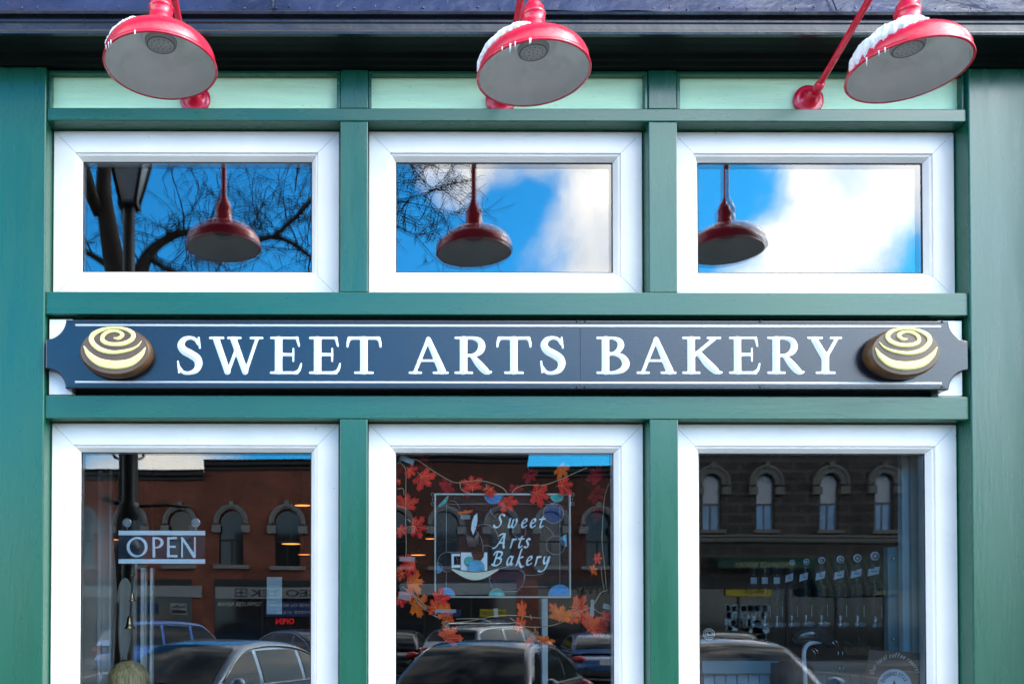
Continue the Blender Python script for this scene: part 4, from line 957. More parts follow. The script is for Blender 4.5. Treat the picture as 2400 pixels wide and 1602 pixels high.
def disc(px, py, r, m, a0=0, a1=360, name='glass_piece', clip=None, y=SGY):
    c = sgx(px, py); k = (3+SGY)/F; ps = [(c[0]+r*k*math.cos(R(a0+(a1-a0)*i/28)), c[1]+r*k*math.sin(R(a0+(a1-a0)*i/28))) for i in range(29)]
    ps = [(min(max(u, x0_+t_), x1_-t_), min(max(v, z0_+t_), z1_-t_)) for u, v in ps]
    if a1-a0 == 360: ps = ps[:-1]
    o = MB().plate(ps, y-.0015, y+.003).build(name, m, sg)
    lead = MB(); lead.tube([(u, y-.001, v) for u, v in (ps+[ps[0]])], .0013, 6); lead.build('lead_line', LEAD, o)
    return o
disc(1024, 1160, 27, TEAL, -90, 0); 
def poly(pts, m, name='glass_piece', y=SGY, lead=LEADD, lr=.0015):
    ps = [sgx(*p) for p in pts]; o = MB().plate(ps, y-.0015, y+.003).build(name, m, sg)
    l = MB(); l.tube([(u, y-.0018, v) for u, v in ps+[ps[0]]], lr, 6, cap=False); l.build('lead_line', lead, o); return o
disc(1156, 1160, 21, BLU, 180, 360); disc(1305, 1160, 16, TEAL, 180, 360); disc(1297, 1202, 23.5, NAVY); disc(1302, 1277, 22, BLKG); disc(1328, 1266, 14, LBL, 90, 270)
disc(1217, 1244, 15.6, MAUVE); disc(1046, 1396, 20, BLU, 0, 180); disc(1164, 1396, 18, TEAL, 0, 180); disc(1312, 1396, 27, BLU, 0, 180); disc(1024, 1330, 13, BLU, -90, 90)
disc(1049, 1316, 23, BLKG, name='ring_piece')
poly([(1154, 1335), (1212, 1322), (1228, 1340), (1228, 1365), (1212, 1385), (1160, 1386), (1146, 1362)], gm('purple_art_glass', (.015, .02, .06), .5), lead=LEAD)
cup = poly([(1079, 1293), (1142, 1293), (1142, 1345), (1079, 1345)], OPALW, 'cup_body', y=SGY-.004)
poly([(1104, 1293), (1134, 1293), (1132, 1304), (1126, 1312), (1110, 1312)], BRG, y=SGY-.007)
poly([(1057, 1296), (1079, 1296), (1079, 1303), (1064, 1303), (1064, 1322), (1079, 1322), (1079, 1330), (1057, 1330)], OPALW, 'cup_handle', y=SGY-.004)
disc(1098.5, 1315, 11, TEAL, y=SGY-.009, name='cup_dot'); disc(1115, 1331, 19, LBL, y=SGY-.012, name='cup_dot')
poly([(1057+110*i/16, 1336+24*math.sin(math.pi*i/16)) for i in range(17)]+[(1167-110*i/16, 1331-0*i+9*math.sin(math.pi*i/16)) for i in range(17)], CREAM, 'saucer', y=SGY-.016)
poly([(1119, 1200), (1120, 1218), (1117, 1236), (1109, 1254), (1103, 1240), (1105, 1222), (1110, 1208)], OPALW, 'steam')
st_ = MB(); k = (3+SGY)/F
for i in range(5):
    st_.tube([(*sgx(1092+i*3.6, 1250+i*2.2),)[:1]+(SGY-.004,)+(sgx(1092+i*3.6, 1250+i*2.2)[1],), (sgx(1099+i*4, 1281)[0], SGY-.004, sgx(1099+i*4, 1281)[1])], .0018, 6)
    st_.tube([(sgx(1118+i*1.2-i*.5, 1250-i*.5)[0], SGY-.006, sgx(1118+i, 1250-i)[1]), (sgx(1107+i*3, 1270+i*1.5)[0], SGY-.006, sgx(1107+i*3, 1270+i*1.5)[1])], .0013, 6)
st_.build('striped_steam', LEAD, sg)
le = MB()
def lead(*pts): le.tube([(sgx(*p)[0], SGY-.001, sgx(*p)[1]) for p in catmull(pts, 5)], .0014, 6)
lead((1046, 1340), (1046, 1376)); lead((1046, 1182), (1046, 1293)); lead((1046, 1293), (1104, 1293)); lead((1145, 1343), (1148, 1365), (1155, 1377)); lead((1046, 1182), (1116, 1180), (1220, 1180), (1318, 1182))
lead((1112, 1235), (1130, 1228), (1150, 1232), (1163, 1245), (1168, 1262)); lead((1112, 1240), (1126, 1258), (1132, 1280), (1132, 1293)); lead((1132, 1278), (1145, 1278), (1155, 1283)); lead((1280, 1233), (1292, 1245), (1298, 1255))
lead((1217, 1335), (1230, 1345), (1228, 1362)); lead((1228, 1346), (1250, 1347), (1275, 1343)); lead((1222, 1374), (1285, 1374)); lead((1312, 1182), (1312, 1368)); lead((1053, 1172), (1068, 1176), (1078, 1192)); lead((1150, 1190), (1150, 1200), (1162, 1212)); lead((1280, 1302), (1288, 1312), (1282, 1325))
le.build('lead_lines', LEAD, sg)
# script lettering, broad-nib italic
G = {
 'S': (.62, [Cx((.62,.86,.5),(.50,.98,.5),(.33,.93,.5),(.27,.76,.5),(.36,.58,.5),(.44,.40,.5),(.38,.16,.5),(.2,.02,.5),(.02,.06,.5),(-.06,.18,.5))]),
 'w': (.66, [Cx((.10,.58,.5),(.14,.66,.5),(.12,.40,.5),(.08,.14,.5),(.16,.02,.5),(.28,.14,.5),(.36,.40,.5),(.38,.60,.5)), Cx((.38,.60,.5),(.34,.30,.5),(.34,.08,.5),(.46,.03,.5),(.58,.22,.5),(.64,.46,.5),(.58,.64,.5))]),
 'e': (.42, [Cx((.08,.30,.5),(.24,.36,.5),(.36,.50,.5),(.30,.64,.5),(.16,.58,.5),(.06,.36,.5),(.08,.12,.5),(.20,.02,.5),(.38,.14,.5))]),
 't': (.36, [Cx((.24,.80,.5),(.17,.45,.5),(.13,.15,.5),(.20,.02,.5),(.34,.12,.5)), Lx(.04,.62,.5,.40,.64,.5)]),
 'A': (.74, [Cx((-.12,-.02,.5),(.04,.04,.5),(.22,.34,.5),(.44,.80,.5),(.55,.98,.5)), Cx((.55,.98,.5),(.54,.60,.5),(.56,.24,.5),(.62,.0,.5)), Lx(.22,.36,.5,.58,.36,.5), Cx((.18,.88,.5),(.32,.98,.5),(.55,.98,.5))]),
 'r': (.36, [Cx((.12,.62,.5),(.10,.30,.5),(.06,.0,.5)), Cx((.09,.34,.5),(.20,.58,.5),(.36,.60,.5))]),
 's': (.36, [Cx((.34,.58,.5),(.22,.66,.5),(.12,.54,.5),(.20,.36,.5),(.28,.18,.5),(.18,.02,.5),(.02,.08,.5))]),
 'B': (.66, [Cx((.24,.90,.5),(.18,.50,.5),(.10,.02,.5)), Cx((.02,.76,.5),(.10,.94,.5),(.34,.98,.5),(.56,.90,.5),(.54,.68,.5),(.36,.54,.5),(.22,.52,.5)), Cx((.36,.54,.5),(.56,.44,.5),(.56,.20,.5),(.38,.02,.5),(.16,.0,.5),(-.02,.08,.5))]),
 'a': (.46, [Cx((.38,.56,.5),(.22,.64,.5),(.08,.42,.5),(.06,.14,.5),(.16,.02,.5),(.30,.22,.5),(.38,.56,.5)), Cx((.40,.62,.5),(.34,.26,.5),(.36,.04,.5),(.46,.10,.5))]),
 'k': (.48, [Cx((.26,1.16,.5),(.16,.60,.5),(.06,.0,.5)), Cx((.12,.32,.5),(.28,.56,.5),(.42,.58,.5)), Cx((.16,.34,.5),(.28,.10,.5),(.44,-.12,.5),(.56,-.06,.5))]),
 'y': (.50, [Cx((.10,.60,.5),(.08,.34,.5),(.16,.12,.5),(.30,.22,.5),(.42,.60,.5)), Cx((.44,.62,.5),(.38,.16,.5),(.24,-.28,.5),(.02,-.44,.5),(-.20,-.38,.5))]),
}
SCRIPT = mat('script_glass', (.72, .92, 1), .2, var=.05)
def script(word, px0, px1, pyb, capx):
    tot = sum(G[c][0] for c in word); sc = (px1-px0)/tot; x = px0
    for c in word:
        w_, st = G[c]; st2 = [[(a_+.16*b_, b_, .085) for a_, b_, r_ in q] for q in st]
        bx, bz = sgx(x, pyb); kk = (3+SGY)/F
        mb = sdf_mesh(st2, (-.4, -.6, w_+.5, 1.35), .024, lambda u, v, h: (bx+u*capx*kk, SGY-.0035-h*.03, bz+v*capx*kk), .04, 1, nib=(2.3, R(42)))
        mb.build('script_letter', SCRIPT, sg); x += w_*sc
script('Sweet', 1158, 1278, 1236, 32); script('Arts', 1160, 1244, 1283, 33); script('Bakery', 1153, 1294, 1324, 33)
ch = MB()
for px in (1014, 1342):
    for i in range(3): c = P(px, 1158+i*11, SGY); ch.lathe([(.005, -.001), (.0062, 0), (.005, .001), (.0042, 0), (.005, -.001)], tuple(c), 14, Matrix.Rotation(R(90), 3, 'X') @ Matrix.Rotation(R(70*(i % 2)), 3, 'Y'))
ch.build('hanging_chain', FR, sg)['kind'] = 'stuff'

# ---- maple leaf garland
def leaf_outline():
    half = [(0, 1.0), (.09, .78), (.20, .82), (.17, .55), (.22, .48), (.40, .62), (.50, .72), (.56, .60), (.78, .64), (.72, .46), (.80, .36), (.56, .20), (.46, .12), (.60, .02), (.74, -.06), (.60, -.16), (.62, -.30), (.36, -.26), (.16, -.30), (.03, -.34)]
    return half+[(-x, y) for x, y in half[::-1]]
LO = leaf_outline()
def leafmat(n, c, c2): return mat(n, c, .6, spec=.12, var=.45, vscale=22, color2=c2, bump=.3, bscale=60)
LRED = leafmat('red_leaf', (.90, .012, .008), (.97, .05, .03)); LORA = leafmat('orange_leaf', (.98, .08, .003), (.98, .20, .01)); LDRK = leafmat('dark_reflected_leaf', (.40, .004, .015), (.60, .012, .03)); LSCA = leafmat('scarlet_leaf', (.95, .03, .006), (.98, .13, .02))
VEIN = mat('leaf_vein', (.95, .22, .08), .5)
gar = empty('leaf_garland', tuple(P(1180, 1150, .14)), 'garland of red and orange maple leaves on wiry vines framing the middle window', 'garland')
LV = [(1230,1180,90,'S'),(1310,1190,95,'R'),(1385,1250,95,'S'),(290,1065,80,'S'),(430,1130,80,'S'),(1120,1140,70,'S'),(240,940,70,'S'),(375,300,90,'D'),(375,395,125,'R'),(300,350,75,'R'),(228,345,60,'D'),(228,410,40,'R'),(505,438,90,'D'),(650,425,112,'R'),(750,462,80,'R'),(620,470,62,'D'),(900,455,74,'D'),(985,372,92,'D'),(1165,345,92,'O'),(1180,430,112,'R'),(1035,482,135,'R'),(1365,372,112,'D'),(1365,482,100,'D'),(1372,600,84,'D'),(855,535,112,'R'),(275,530,120,'R'),(340,670,115,'R'),(245,690,75,'R'),(285,885,120,'R'),(318,985,128,'O'),(245,1082,82,'R'),(345,1120,128,'O'),(475,1085,118,'R'),(502,1172,118,'O'),(525,1290,128,'S'),(615,585,84,'O'),(1370,850,60,'R'),(1345,915,56,'O'),(938,1140,100,'S'),(925,1228,100,'S'),(1160,1170,120,'O'),(1265,1130,128,'S'),(1345,1230,135,'S'),(1415,1195,92,'R'),(985,1318,64,'S'),(1075,1320,108,'O')]
rl = random.Random(5)
for i, (cx_, cy_, sz, kd) in enumerate(LV):
    px, py = 840+cx_/2.443, 960+cy_/2.443; deep = kd == 'D'  # D leaves mostly stand in for inner-pane reflections, dimness put into their colour
    y = rl.uniform(.19, .23) if deep else rl.uniform(.118, .142); c = P(px, py, y); r_ = sz/2.443/2*(3+y)/F*1.30
    ang = rl.uniform(-2.6, 2.6); tilt = rl.uniform(-.35, .35); flat = .32 if i in (35,) else (.55 if i in (38, 39, 45) else .92); bend = rl.uniform(.12, .3)
    M_ = Matrix.Rotation(ang if flat > .6 else ang*.15, 3, 'Y') @ Matrix.Rotation(tilt, 3, 'Z')
    def pt(u, v, off=0): 
        h = bend*(abs(u)*.7+.4*v*v)*.6; p = M_ @ Vector((u*(flat if i in (38, 39) else 1), h-off, v*(flat if i not in (38, 39) else 1.15))); return c+p*r_
    m = MB(); vs = [pt(0, .1)]+[pt(u*1.12, v*1.05-.2) for u, v in LO]; n = len(LO)
    m.add(vs, [(0, j, j % n+1) for j in range(1, n+1)], False); mm = m.build('leaf', {'D': LDRK, 'R': LRED, 'O': LORA, 'S': LSCA}[kd], gar)
    if i in (35, 37): mm.data.materials[0] = LORA
    v_ = MB()
    for (u, v) in ((0, .72), (.66, .30), (-.66, .30), (.5, -.28), (-.5, -.28)):
        v_.tube([pt(0, -.25, .035), pt(u*.5, -.25+(v+.25)*.5, .035), pt(u, v, .03)], [.0008, .0006, .0003], 4)
    v_.tube([pt(0, -.25, .03), pt(0, -.75, .0)], [.0012, .0009], 5)
    v_.build('leaf_veins', VEIN if not deep else LDRK, mm)
TWINE = mat('vine_wire', (.42, .33, .20), .6)
vn = MB()
def vine(*pts):
    q = [P(840+a_/2.443, 960+b_/2.443, .132) for a_, b_ in pts]; vn.tube(catmull([tuple(w_) for w_ in q], 6), .0017, 6)
vine((225,310),(250,285),(330,285),(400,330),(470,375),(550,415),(620,410),(700,405),(780,425),(830,450),(852,478))
vine((868,495),(900,450),(960,430),(1060,430),(1150,400),(1230,365),(1310,330)); vine((240,300),(270,340),(272,420),(270,600),(273,820),(250,860)); vine((224,452),(255,450),(262,490))
vine((230,1040),(300,1050),(350,1110),(400,1150),(440,1180),(500,1190)); vine((250,1010),(330,1070),(430,1165)); vine((500,1225),(650,1205),(780,1180),(900,1175),(1060,1190),(1180,1155),(1280,1130))
vine((560,1195),(700,1195),(760,1215)); vine((870,1190),(940,1235),(1060,1240),(1170,1212),(1260,1150)); vine((1435,420),(1410,500),(1400,620),(1395,750),(1410,900),(1420,1020)); vine((1390,900),(1395,960),(1405,1025)); vine((1425,1030),(1385,1050),(1350,1110))
vine((1260,1160),(1330,1130),(1380,1160),(1430,1165)); vine((580,410),(590,455),(640,478)); vine((730,425),(735,445),(715,460)); vine((985,1170),(990,1200)); vine((1010,1240),(1012,1262)); vine((480,1210),(500,1245)); vine((440,1180),(442,1110)); vine((300,640),(280,625))
for (cx_, cy_) in ((505, 1225), (1015, 1285)):
    c = P(840+cx_/2.443, 960+cy_/2.443, .13)
    for q in range(5): M_ = Matrix.Rotation(rl.uniform(0, 3), 3, 'X') @ Matrix.Rotation(rl.uniform(0, 3), 3, 'Z'); vn.tube([c+M_ @ Vector((.011*math.cos(t_*.5), .011*math.sin(t_*.5), 0)) for t_ in range(13)], .0011, 5)
vn.build('vine', TWINE, gar)
TAPE = mat('clear_tape', (.45, .52, .55), .3, alpha=.5)
for (x0, y0_, x1, y1_, an) in ((235,270,320,300,25),(775,1135,800,1185,-5),(1330,1085,1350,1130,0),(1400,1110,1445,1140,15),(235,840,325,865,0),(585,600,640,625,0),(440,1140,560,1160,0),(1325,1130,1350,1180,3),(230,1045,300,1085,10)):
    a = P(840+x0/2.443, 960+y1_/2.443, .1135); b = P(840+x1/2.443, 960+y0_/2.443, .1135); cx0 = (a+b)/2; w2, h2 = (b.x-a.x)/2, (b.z-a.z)/2; t_ = R(-an)
    m = MB(); m.add([(cx0.x+u*w2*math.cos(t_)-v*h2*math.sin(t_), .1135, cx0.z+u*w2*math.sin(t_)+v*h2*math.cos(t_)) for u, v in ((-1, -1), (1, -1), (1, 1), (-1, 1))], [(0, 1, 2, 3)]); m.build('tape', TAPE, gar)
pn = pbox('notice', mat('thin_paper', (.35, .45, .46), .7, alpha=.75), 625, 1351, 661, 1438, .135, .001); tag(pn, 'narrow pale paper notice taped inside the left window at the right', 'notice')
g_ = MB()
for k in range(7): a = P(630, 1425-k*9, .134); b = P(655-(k % 3)*5, 1427-k*9, .134); g_.box((a.x, .1335, b.z), (b.x, .1345, a.z)) 
g_.build('faint_print', BEADD, pn)

# ---- coffee bean dispensers along the right window
CLR = mat('clear_plastic', (.10, .12, .13), .05, alpha=.18, spec=.8); BEAN = mat('coffee_beans', (.045, .022, .012), .5, var=.6, vscale=60, bump=1, bscale=70); VALVE = mat('bright_chrome', (.92, .95, 1), .14, metal=.7)
CARD = mat('white_card', (.55, .58, .62), .6); PRINT = mat('grey_print', (.10, .10, .10), .6)
disp = [(1768, 1463, 1.0, 0), (1794, 1463, .92, 0), (1822, 1463, .84, 0), (1856, 1462, .76, 1353), (1889, 1461, .68, 1351), (1925, 1461, .60, 1348), (1969, 1462, .52, 1346), (2009, 1462, .45, 1343), (2050, 1464, .38, 1338)]
for i, (px, py, y, pl_) in enumerate(disp):
    c = P(px, py, y); k = (3+y)/F; q = empty('coffee_dispenser', tuple(c), ('%s clear coffee dispenser with a chrome valve along the right window' % ['first', 'second', 'third', 'fourth', 'fifth', 'sixth', 'seventh', 'eighth', 'last'][i])+' from the left', 'dispenser', 'row of coffee dispensers inside the right window')
    rr_ = 15*k; zt_ = c.z+(py-1322)*k
    MB().lathe([(rr_*.35, .02), (rr_*.9, .10), (rr_, .16), (rr_, zt_-c.z), (rr_*.98, zt_-c.z+.01), (0, zt_-c.z+.012)], tuple(c), 24).build('bin', CLR, q)
    MB().lathe([(0, .012), (rr_*.33, .022), (rr_*.85, .10), (rr_*.94, .15), (0, .16)], tuple(c), 20).build('coffee_beans', BEAN, q)
    v = MB(); M_ = Matrix.Rotation(R(90), 3, 'Y')
    v.lathe([(0, -13*k), (6*k, -12.8*k), (7*k, -8*k), (5.5*k, -7*k), (6.5*k, -2*k), (6.5*k, 7*k), (5*k, 8*k), (5*k, 11*k), (0, 12*k)], tuple(c+Vector((2*k, -.02, 0))), 20, M_)
    v.lathe([(0, 0), (2.2*k, .2*k), (2.6*k, 2*k), (1.5*k, 4*k), (2.4*k, 7*k), (1.4*k, 10*k), (3*k, 13*k), (2.8*k, 15*k), (0, 16*k)], tuple(c+Vector((-6*k, -.02, 5*k))), 14)
    v.tube([c+Vector((-9*k, -.03, 3*k)), c+Vector((-11*k, -.04, 9*k)), c+Vector((-10*k, -.04, 17*k))], 1.2*k, 8)
    v.build('chrome_valve', VALVE, q)
    ch = MB()
    for j in range(9): ch.ell(tuple(c+Vector((-1*k+0*j, -.05, (19+j*3.0)*k))), 1.0*k, 1.0*k, 1.3*k, 5, 7)
    ch.build('bead_chain', VALVE, q)['kind'] = 'stuff'
    if pl_:
        w2 = 8.5+max(0, i-3)*.9; f = (px-(4, 3, 0, 0, 0, 0)[min(5, i-3)]); a = P(f-w2-3, pl_+8.5, y-.05); b = P(f+w2-3, pl_-8.5, y-.05); sh = .012
        cd_ = MB(); cd_.add([(a.x, y-.05, a.z-sh*.4), (b.x, y-.05, a.z+sh*.4), (b.x+.004, y-.05, b.z+sh*.4), (a.x+.004, y-.05, b.z-sh*.4), (a.x, y-.047, a.z-sh*.4), (b.x, y-.047, a.z+sh*.4), (b.x+.004, y-.047, b.z+sh*.4), (a.x+.004, y-.047, b.z-sh*.4)], [(0, 1, 2, 3), (7, 6, 5, 4), (0, 4, 5, 1), (1, 5, 6, 2), (2, 6, 7, 3), (3, 7, 4, 0)]); cc = cd_.build('price_card', CARD, q)
        pr = MB()
        for j in range(3): pr.box((a.x+.012, y-.0515, a.z+.012+j*.010), (a.x+(b.x-a.x)*(.8-.2*j), y-.0505, a.z+.015+j*.010))
        pr.build('card_print', PRINT, cc)
        l = P(px+1, pl_-36, y-.04); lr = 6.5+max(0, i-3)*.8
        lm = MB(); M2_ = Matrix.Rotation(R(90), 3, 'X'); lm.lathe([(lr*k*.62, 0), (lr*k, 0), (lr*k*1.0, -.001)], tuple(l), 28, M2_); lm.lathe([(0, -.0005), (lr*k*.38, -.0005)], tuple(l), 20, M2_); lm.build('round_label', CARD, q)
    else:
        a = P(px-8, 1367, y-.05); b = P(px+6, 1352, y-.05); box((a.x, y-.05, a.z), (b.x, y-.048, b.z)).build('price_card', CARD, q)
# chrome grinder and tube in front of the counter
gr = empty('coffee_grinder', tuple(P(1880, 1500, .6)), 'rounded grey and chrome coffee grinder head with a bent white tube in the right window', 'grinder')
GREYM = mat('grinder_housing', (.10, .11, .12), .2, metal=.7, coat=.5)
m = MB(); pts = [P(1862, 1498, .6), P(1880, 1488, .58), P(1905, 1486, .57), P(1930, 1492, .58), P(1945, 1506, .6)]; m.tube(catmull([tuple(p) for p in pts], 6), [.018, .024]+[.03]*21+[.022, .016][:2], 20); m.build('housing', GREYM, gr)
WT = mat('white_tube', (.72, .74, .75), .12, coat=.6)
m = MB(); m.tube(catmull([tuple(P(*q)) for q in ((1888, 1640, .56), (1887, 1580, .56), (1884, 1535, .56), (1888, 1516, .56), (1900, 1506, .56), (1925, 1502, .57))], 6), .0085, 14); m.build('tube', WT, gr)
m = MB()
for (a_, b_, c_, d_) in ((1900, 1518, 1914, 1540), (1908, 1516, 1920, 1536), (1945, 1500, 1962, 1518), (1952, 1496, 1968, 1514), (1962, 1520, 1964, 1540), (1972, 1520, 1975, 1542), (1964, 1558, 1968, 1574), (1974, 1558, 1978, 1574)):
    m.tube([P(a_, b_, .57), P((a_+c_)/2+2, (b_+d_)/2-2, .56), P(c_, d_, .57)], .0028, 8)
m.build('chrome_rods', CHROME, gr)['kind'] = 'stuff'
# basket of dried sprigs
bkt = empty('sprig_basket', tuple(P(2015, 1515, .62)), 'small basket of dried brown sprigs beside the coffee grinder', 'basket')
WICK = mat('wicker', (.20, .11, .05), .7, var=.4, vscale=50, bump=1, bscale=60); c = P(2018, 1522, .62)
MB().lathe([(0, -.02), (.05, -.02), (.066, .015), (.062, .017), (.045, -.012)], tuple(c), 28).build('basket', WICK, bkt)
m = MB(); r2 = random.Random(9)
for k in range(46): an = r2.uniform(0, 6.28); l = r2.uniform(.03, .075); m.tube([c+Vector((0, 0, -.005)), c+Vector((math.cos(an)*l*.5, math.sin(an)*l*.3, .02)), c+Vector((math.cos(an)*l, math.sin(an)*l*.5, r2.uniform(.0, .07)))], [.002, .0018, .0006], 5)
m.build('sprigs', WICK, bkt)['kind'] = 'stuff'

# ---- coffee roaster poster and round sticker
po = empty('coffee_poster', tuple(P(2105, 1600, .115)), 'brown poster of the local coffee roaster with a round pale blue badge, lower right', 'poster')
a0 = P(2037, 1522, .117); a1 = P(2164, 1528, .117); zb_ = 1.33; xb_ = P(2022, 1640, .117).x
MB().plate([(a0.x, a0.z), (a1.x, a1.z), (a1.x, zb_), (xb_, zb_)], .117, .119).build('poster_sheet', mat('poster_brown', (.028, .020, .018), .5, var=.1), po)
def arc_text(txt, cpx, cpy, rpx, a0_, a1_, hpx, m, name, y=.1155, inward=False, shear=0, bold=0):
    mb = MB(); k = (3+y)/F; c = P(cpx, cpy, y); ws = []
    for chh in txt:
        v, f = text_mesh(chh, 1, 1, shear, bold) if chh != ' ' else ([], []); w_ = (max(p[0] for p in v) if v else .3)+.08; ws.append((v, f, w_))
    tot = sum(w[2] for w in ws); cur = 0
    for v, f, w_ in ws:
        if v:
            vs = []
            for p in v:
                t = (cur+p[0])/tot; an = R(a0_+(a1_-a0_)*t); rr = (rpx+p[1]*hpx)*k; vs.append((c.x+rr*math.cos(an), y, c.z+rr*math.sin(an)))
            mb.add(vs, f)
        cur += w_
    return mb.build(name, m, po)
arc_text('Our local coffee roaster -', 2098, 1591, 52, 168, 5, 15, WTXT, 'curved_lettering', shear=.3, bold=-.005)
k = (3.115)/F; c = P(2096, 1607, .116); MB().lathe([(0, 0), (40*k, 0), (40.5*k, .001)], tuple(c), 48, Matrix.Rotation(R(90), 3, 'X')).build('badge', mat('badge_blue', (.30, .44, .55), .5), po)
arc_text('EVENING STAR', 2096, 1607, 25, 160, 20, 13, BTXT, 'badge_lettering', y=.1145, bold=.015)
c = P(2096, 1612, .1145); stp = [(c.x+(20 if i % 2 == 0 else 8)*k*math.sin(math.pi*i/5), c.z+(20 if i % 2 == 0 else 8)*k*math.cos(math.pi*i/5)) for i in range(10)]; MB().plate(stp, .1142, .115).build('badge_star', BTXT, po)
stk = empty('round_sticker', tuple(P(1661, 1485, .112)), 'small round white sticker at the lower left corner of the right window', 'sticker')
c = P(1661.5, 1485, .112); M2_ = Matrix.Rotation(R(90), 3, 'X'); m = MB(); 
for r0, r1 in ((12.4, 13.8), (7.2, 8.3)): m.lathe([(r0*k, 0), (r1*k, 0)], tuple(c), 36, M2_)
m.build('ring', WTXT, stk); m = MB()
for i in range(22):
    an = 2*math.pi*i/22; m.add([(c.x+r_*k*math.cos(an+d_), .1118, c.z+r_*k*math.sin(an+d_)) for r_, d_ in ((9.3, -.07), (11.4, -.06), (11.4, .05), (9.3, .06))], [(0, 1, 2, 3)])
m.add([(c.x+u*k, .1118, c.z+v*k) for u, v in ((-3.5, -4), (-1.5, -4), (-1.5, 4), (-3.5, 4))], [(0, 1, 2, 3)]); m.add([(c.x+u*k, .1118, c.z+v*k) for u, v in ((-1.4, -4), (3.5, -4), (3.5, -2), (-1.4, -2))], [(0, 1, 2, 3)])
m.build('ring_lettering', WTXT, stk)

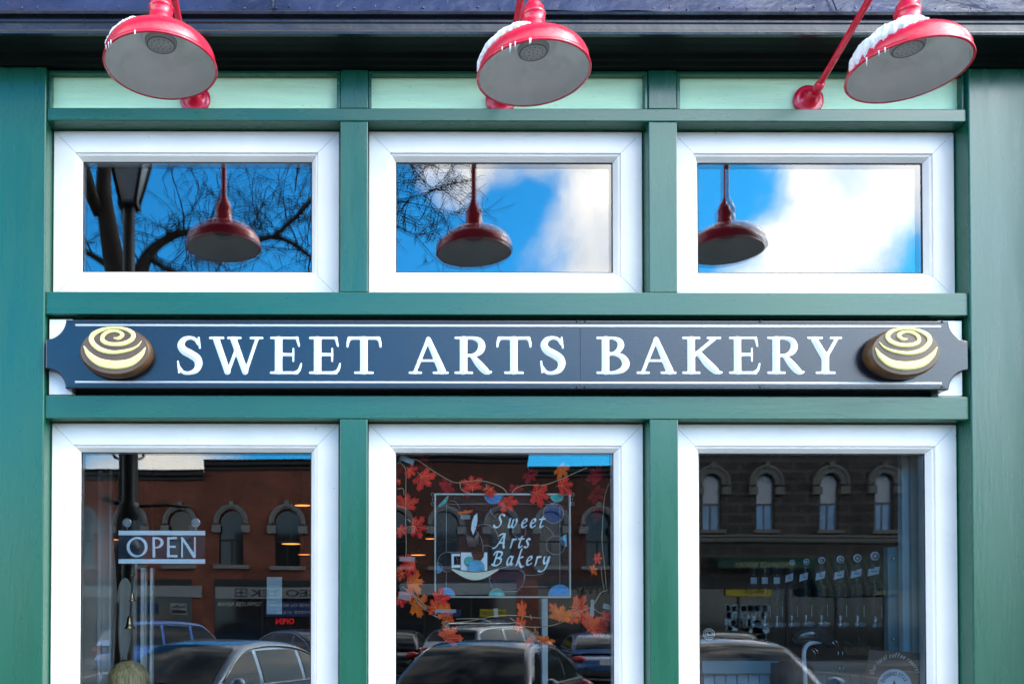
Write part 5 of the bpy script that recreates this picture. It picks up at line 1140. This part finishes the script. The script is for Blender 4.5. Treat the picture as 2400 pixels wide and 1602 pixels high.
# ---- people inside (only the tops of the heads reach the picture)
def person(label, loc, rz, top, hair, shirt, hairlen=.30, fore=False):
    """standing figure whose crown is at height top; faces local -y before turning by rz"""
    s_ = top/1.72; root = empty('person', loc, label, 'person'); root.rotation_euler = (0, 0, rz); bpy.context.view_layer.update()
    SK = mat('skin', (.50, .28, .20), .5, var=.08, vscale=20); Mx = Matrix.Translation(Vector(loc)) @ Matrix.Rotation(rz, 4, 'Z')
    V = [(0,0,.95,.13),(0,0,1.10,.12),(0,0,1.28,.14),(0,.0,1.42,.09),(0,-.005,1.49,.055),(0,-.015,1.58,.078),(0,-.01,1.645,.082),
         (.17,0,1.39,.058),(.24,.02,1.13,.043),(.22,-.10,.90,.032),(.22,-.16,.83,.03),(-.17,0,1.39,.058),(-.24,.02,1.13,.043),(-.22,-.10,.90,.032),(-.22,-.16,.83,.03),
         (.10,0,.88,.10),(.10,-.01,.48,.062),(.10,0,.09,.045),(.10,-.13,.04,.035),(-.10,0,.88,.10),(-.10,-.01,.48,.062),(-.10,0,.09,.045),(-.10,-.13,.04,.035)]
    E = [(0,1),(1,2),(2,3),(3,4),(4,5),(5,6),(3,7),(7,8),(8,9),(9,10),(3,11),(11,12),(12,13),(13,14),(0,15),(15,16),(16,17),(17,18),(0,19),(19,20),(20,21),(21,22)]
    for sx, hi in ((1, 10), (-1, 14)):
        for j in range(5):
            b = len(V); ln_ = (.055, .075, .08, .072, .055)[j]; ox_ = (j-2)*.018*sx
            if j == 0: V += [(sx*.22+sx*-.035, -.17, .80, .011), (sx*.22-sx*.055, -.19, .765, .009)]
            else: V += [(sx*.22+ox_-sx*.01, -.175, .785, .0105), (sx*.22+ox_-sx*.01, -.18, .785-ln_, .008)]
            E += [(hi, b), (b, b+1)]
    me = bpy.data.meshes.new('body'); me.from_pydata([(x*s_, y*s_, z*s_) for x, y, z, r in V], E, []); ob = bpy.data.objects.new('body', me); COL.objects.link(ob)
    sk = ob.modifiers.new('skin', 'SKIN'); sk.use_smooth_shade = True; me.skin_vertices or None
    for v, q in zip(me.skin_vertices[0].data, V): v.radius = (q[3]*s_, q[3]*s_*(.85 if q[2] < 1.45 else 1.08))
    me.skin_vertices[0].data[0].use_root = True
    sb_ = ob.modifiers.new('sub', 'SUBSURF'); sb_.levels = 2; sb_.render_levels = 2
    dg = bpy.context.evaluated_depsgraph_get(); nm = bpy.data.meshes.new_from_object(ob.evaluated_get(dg)); bpy.data.objects.remove(ob)
    nm.materials.clear(); nm.materials.append(SK); bo = bpy.data.objects.new('body', nm); COL.objects.link(bo); bo.parent = root
    def tr(mb): mb.v = [tuple(Mx @ (Vector(v)*s_)) for v in mb.v]; return mb
    f = MB(); f.ell((0, -.098, 1.575), .014, .022, .02, 8, 10); tr(f).build('nose', SK, root)
    for sx in (-1, 1):
        f = MB(); f.ell((sx*.03, -.088, 1.605), .013, .010, .008, 8, 10); tr(f).build('eye', WTXT, root); f = MB(); f.ell((sx*.03, -.0975, 1.605), .005, .003, .005, 6, 8); tr(f).build('pupil', DARK, root)
        f = MB(); f.ell((sx*.083, .0, 1.585), .010, .02, .03, 8, 10); tr(f).build('ear', SK, root)
    f = MB(); f.tube([(-.025, -.088, 1.535), (0, -.097, 1.533), (.025, -.088, 1.535)], [.003, .006, .003], 8); tr(f).build('mouth', LDRK, root)
    h = MB(); rows = []; rh = random.Random(4)
    for i in range(15):
        th = math.pi*.5*i/9 if i < 10 else None; row = []
        for kk in range(73):
            ph = 2*math.pi*kk/72; st__ = 1+.022*math.sin(kk*2.6)+.014*math.sin(kk*5.1+1)
            front = max(0, -math.sin(ph))
            if i < 10: rr = .101*math.sin(th)*st__; z = 1.625+.095*math.cos(th)
            else: rr = (.101+.010*math.sin((i-9)*.6))*st__; z = 1.625-hairlen*(i-9)/5
            lim = 1.655+.02*math.cos(ph*1.0)
            if front > .35 and z < lim and fore is False: z = max(z, lim-.0); rr = .088
            if front > .30 and fore: z = max(z, 1.70); rr = min(rr, .07)
            row.append((rr*math.cos(ph)*.93, rr*math.sin(ph)*1.04+.01, z))
        rows.append(row)
    h.grid(rows); tr(h).build('hair', hair, root)
    c = MB(); c.lathe([(.16, .80), (.155, .95), (.15, 1.10), (.185, 1.30), (.17, 1.39), (.10, 1.45), (.062, 1.47)], (0, 0, 0), 32); c.v = [(x*1.18, y*.78, z) for x, y, z in c.v]
    for sx in (-1, 1): c.tube([(sx*.15, 0, 1.40), (sx*.20, .005, 1.33), (sx*.25, .02, 1.13), (sx*.235, -.05, 1.0)], [.07, .072, .056, .048], 14)
    tr(c).build('shirt', shirt, root)
    t = MB()
    for sx in (-1, 1): t.tube([(sx*.09, 0, .92), (sx*.10, -.01, .5), (sx*.10, 0, .07)], [.12, .085, .065], 14); t.ell((sx*.10, -.06, .045), .05, .13, .045)
    tr(t).build('trousers', DARK, root)
BLOND = mat('blond_hair', (.88, .56, .24), .42, spec=.5, var=.5, vscale=3, stretch=(40, 40, 1.5), bump=.5, bscale=4); DKH = mat('dark_hair', (.035, .022, .018), .45, var=.4, vscale=3, stretch=(40, 40, 1.5)); BRH = mat('brown_hair', (.07, .045, .03), .5, var=.4, vscale=3, stretch=(30, 30, 1.5))
p = P(303, 1546, .45); person('person with long blond hair seen from behind at the bottom of the left window', (p.x, .45, 0), math.pi, p.z+.0, BLOND, mat('grey_shirt', (.1, .1, .11), .8))
p = P(588, 1580, 1.3); person('person facing out inside, only the forehead showing low in the left window', (p.x, 1.3, 0), 0, p.z, BRH, mat('dark_shirt', (.03, .03, .04), .8), .12, True)
p = P(1722, 1534, 1.5); person('person with dark hair low in the right window', (p.x, 1.5-.6, 0), 2.6, P(1722, 1538, .9).z, DKH, mat('navy_shirt', (.02, .03, .06), .8), .25)
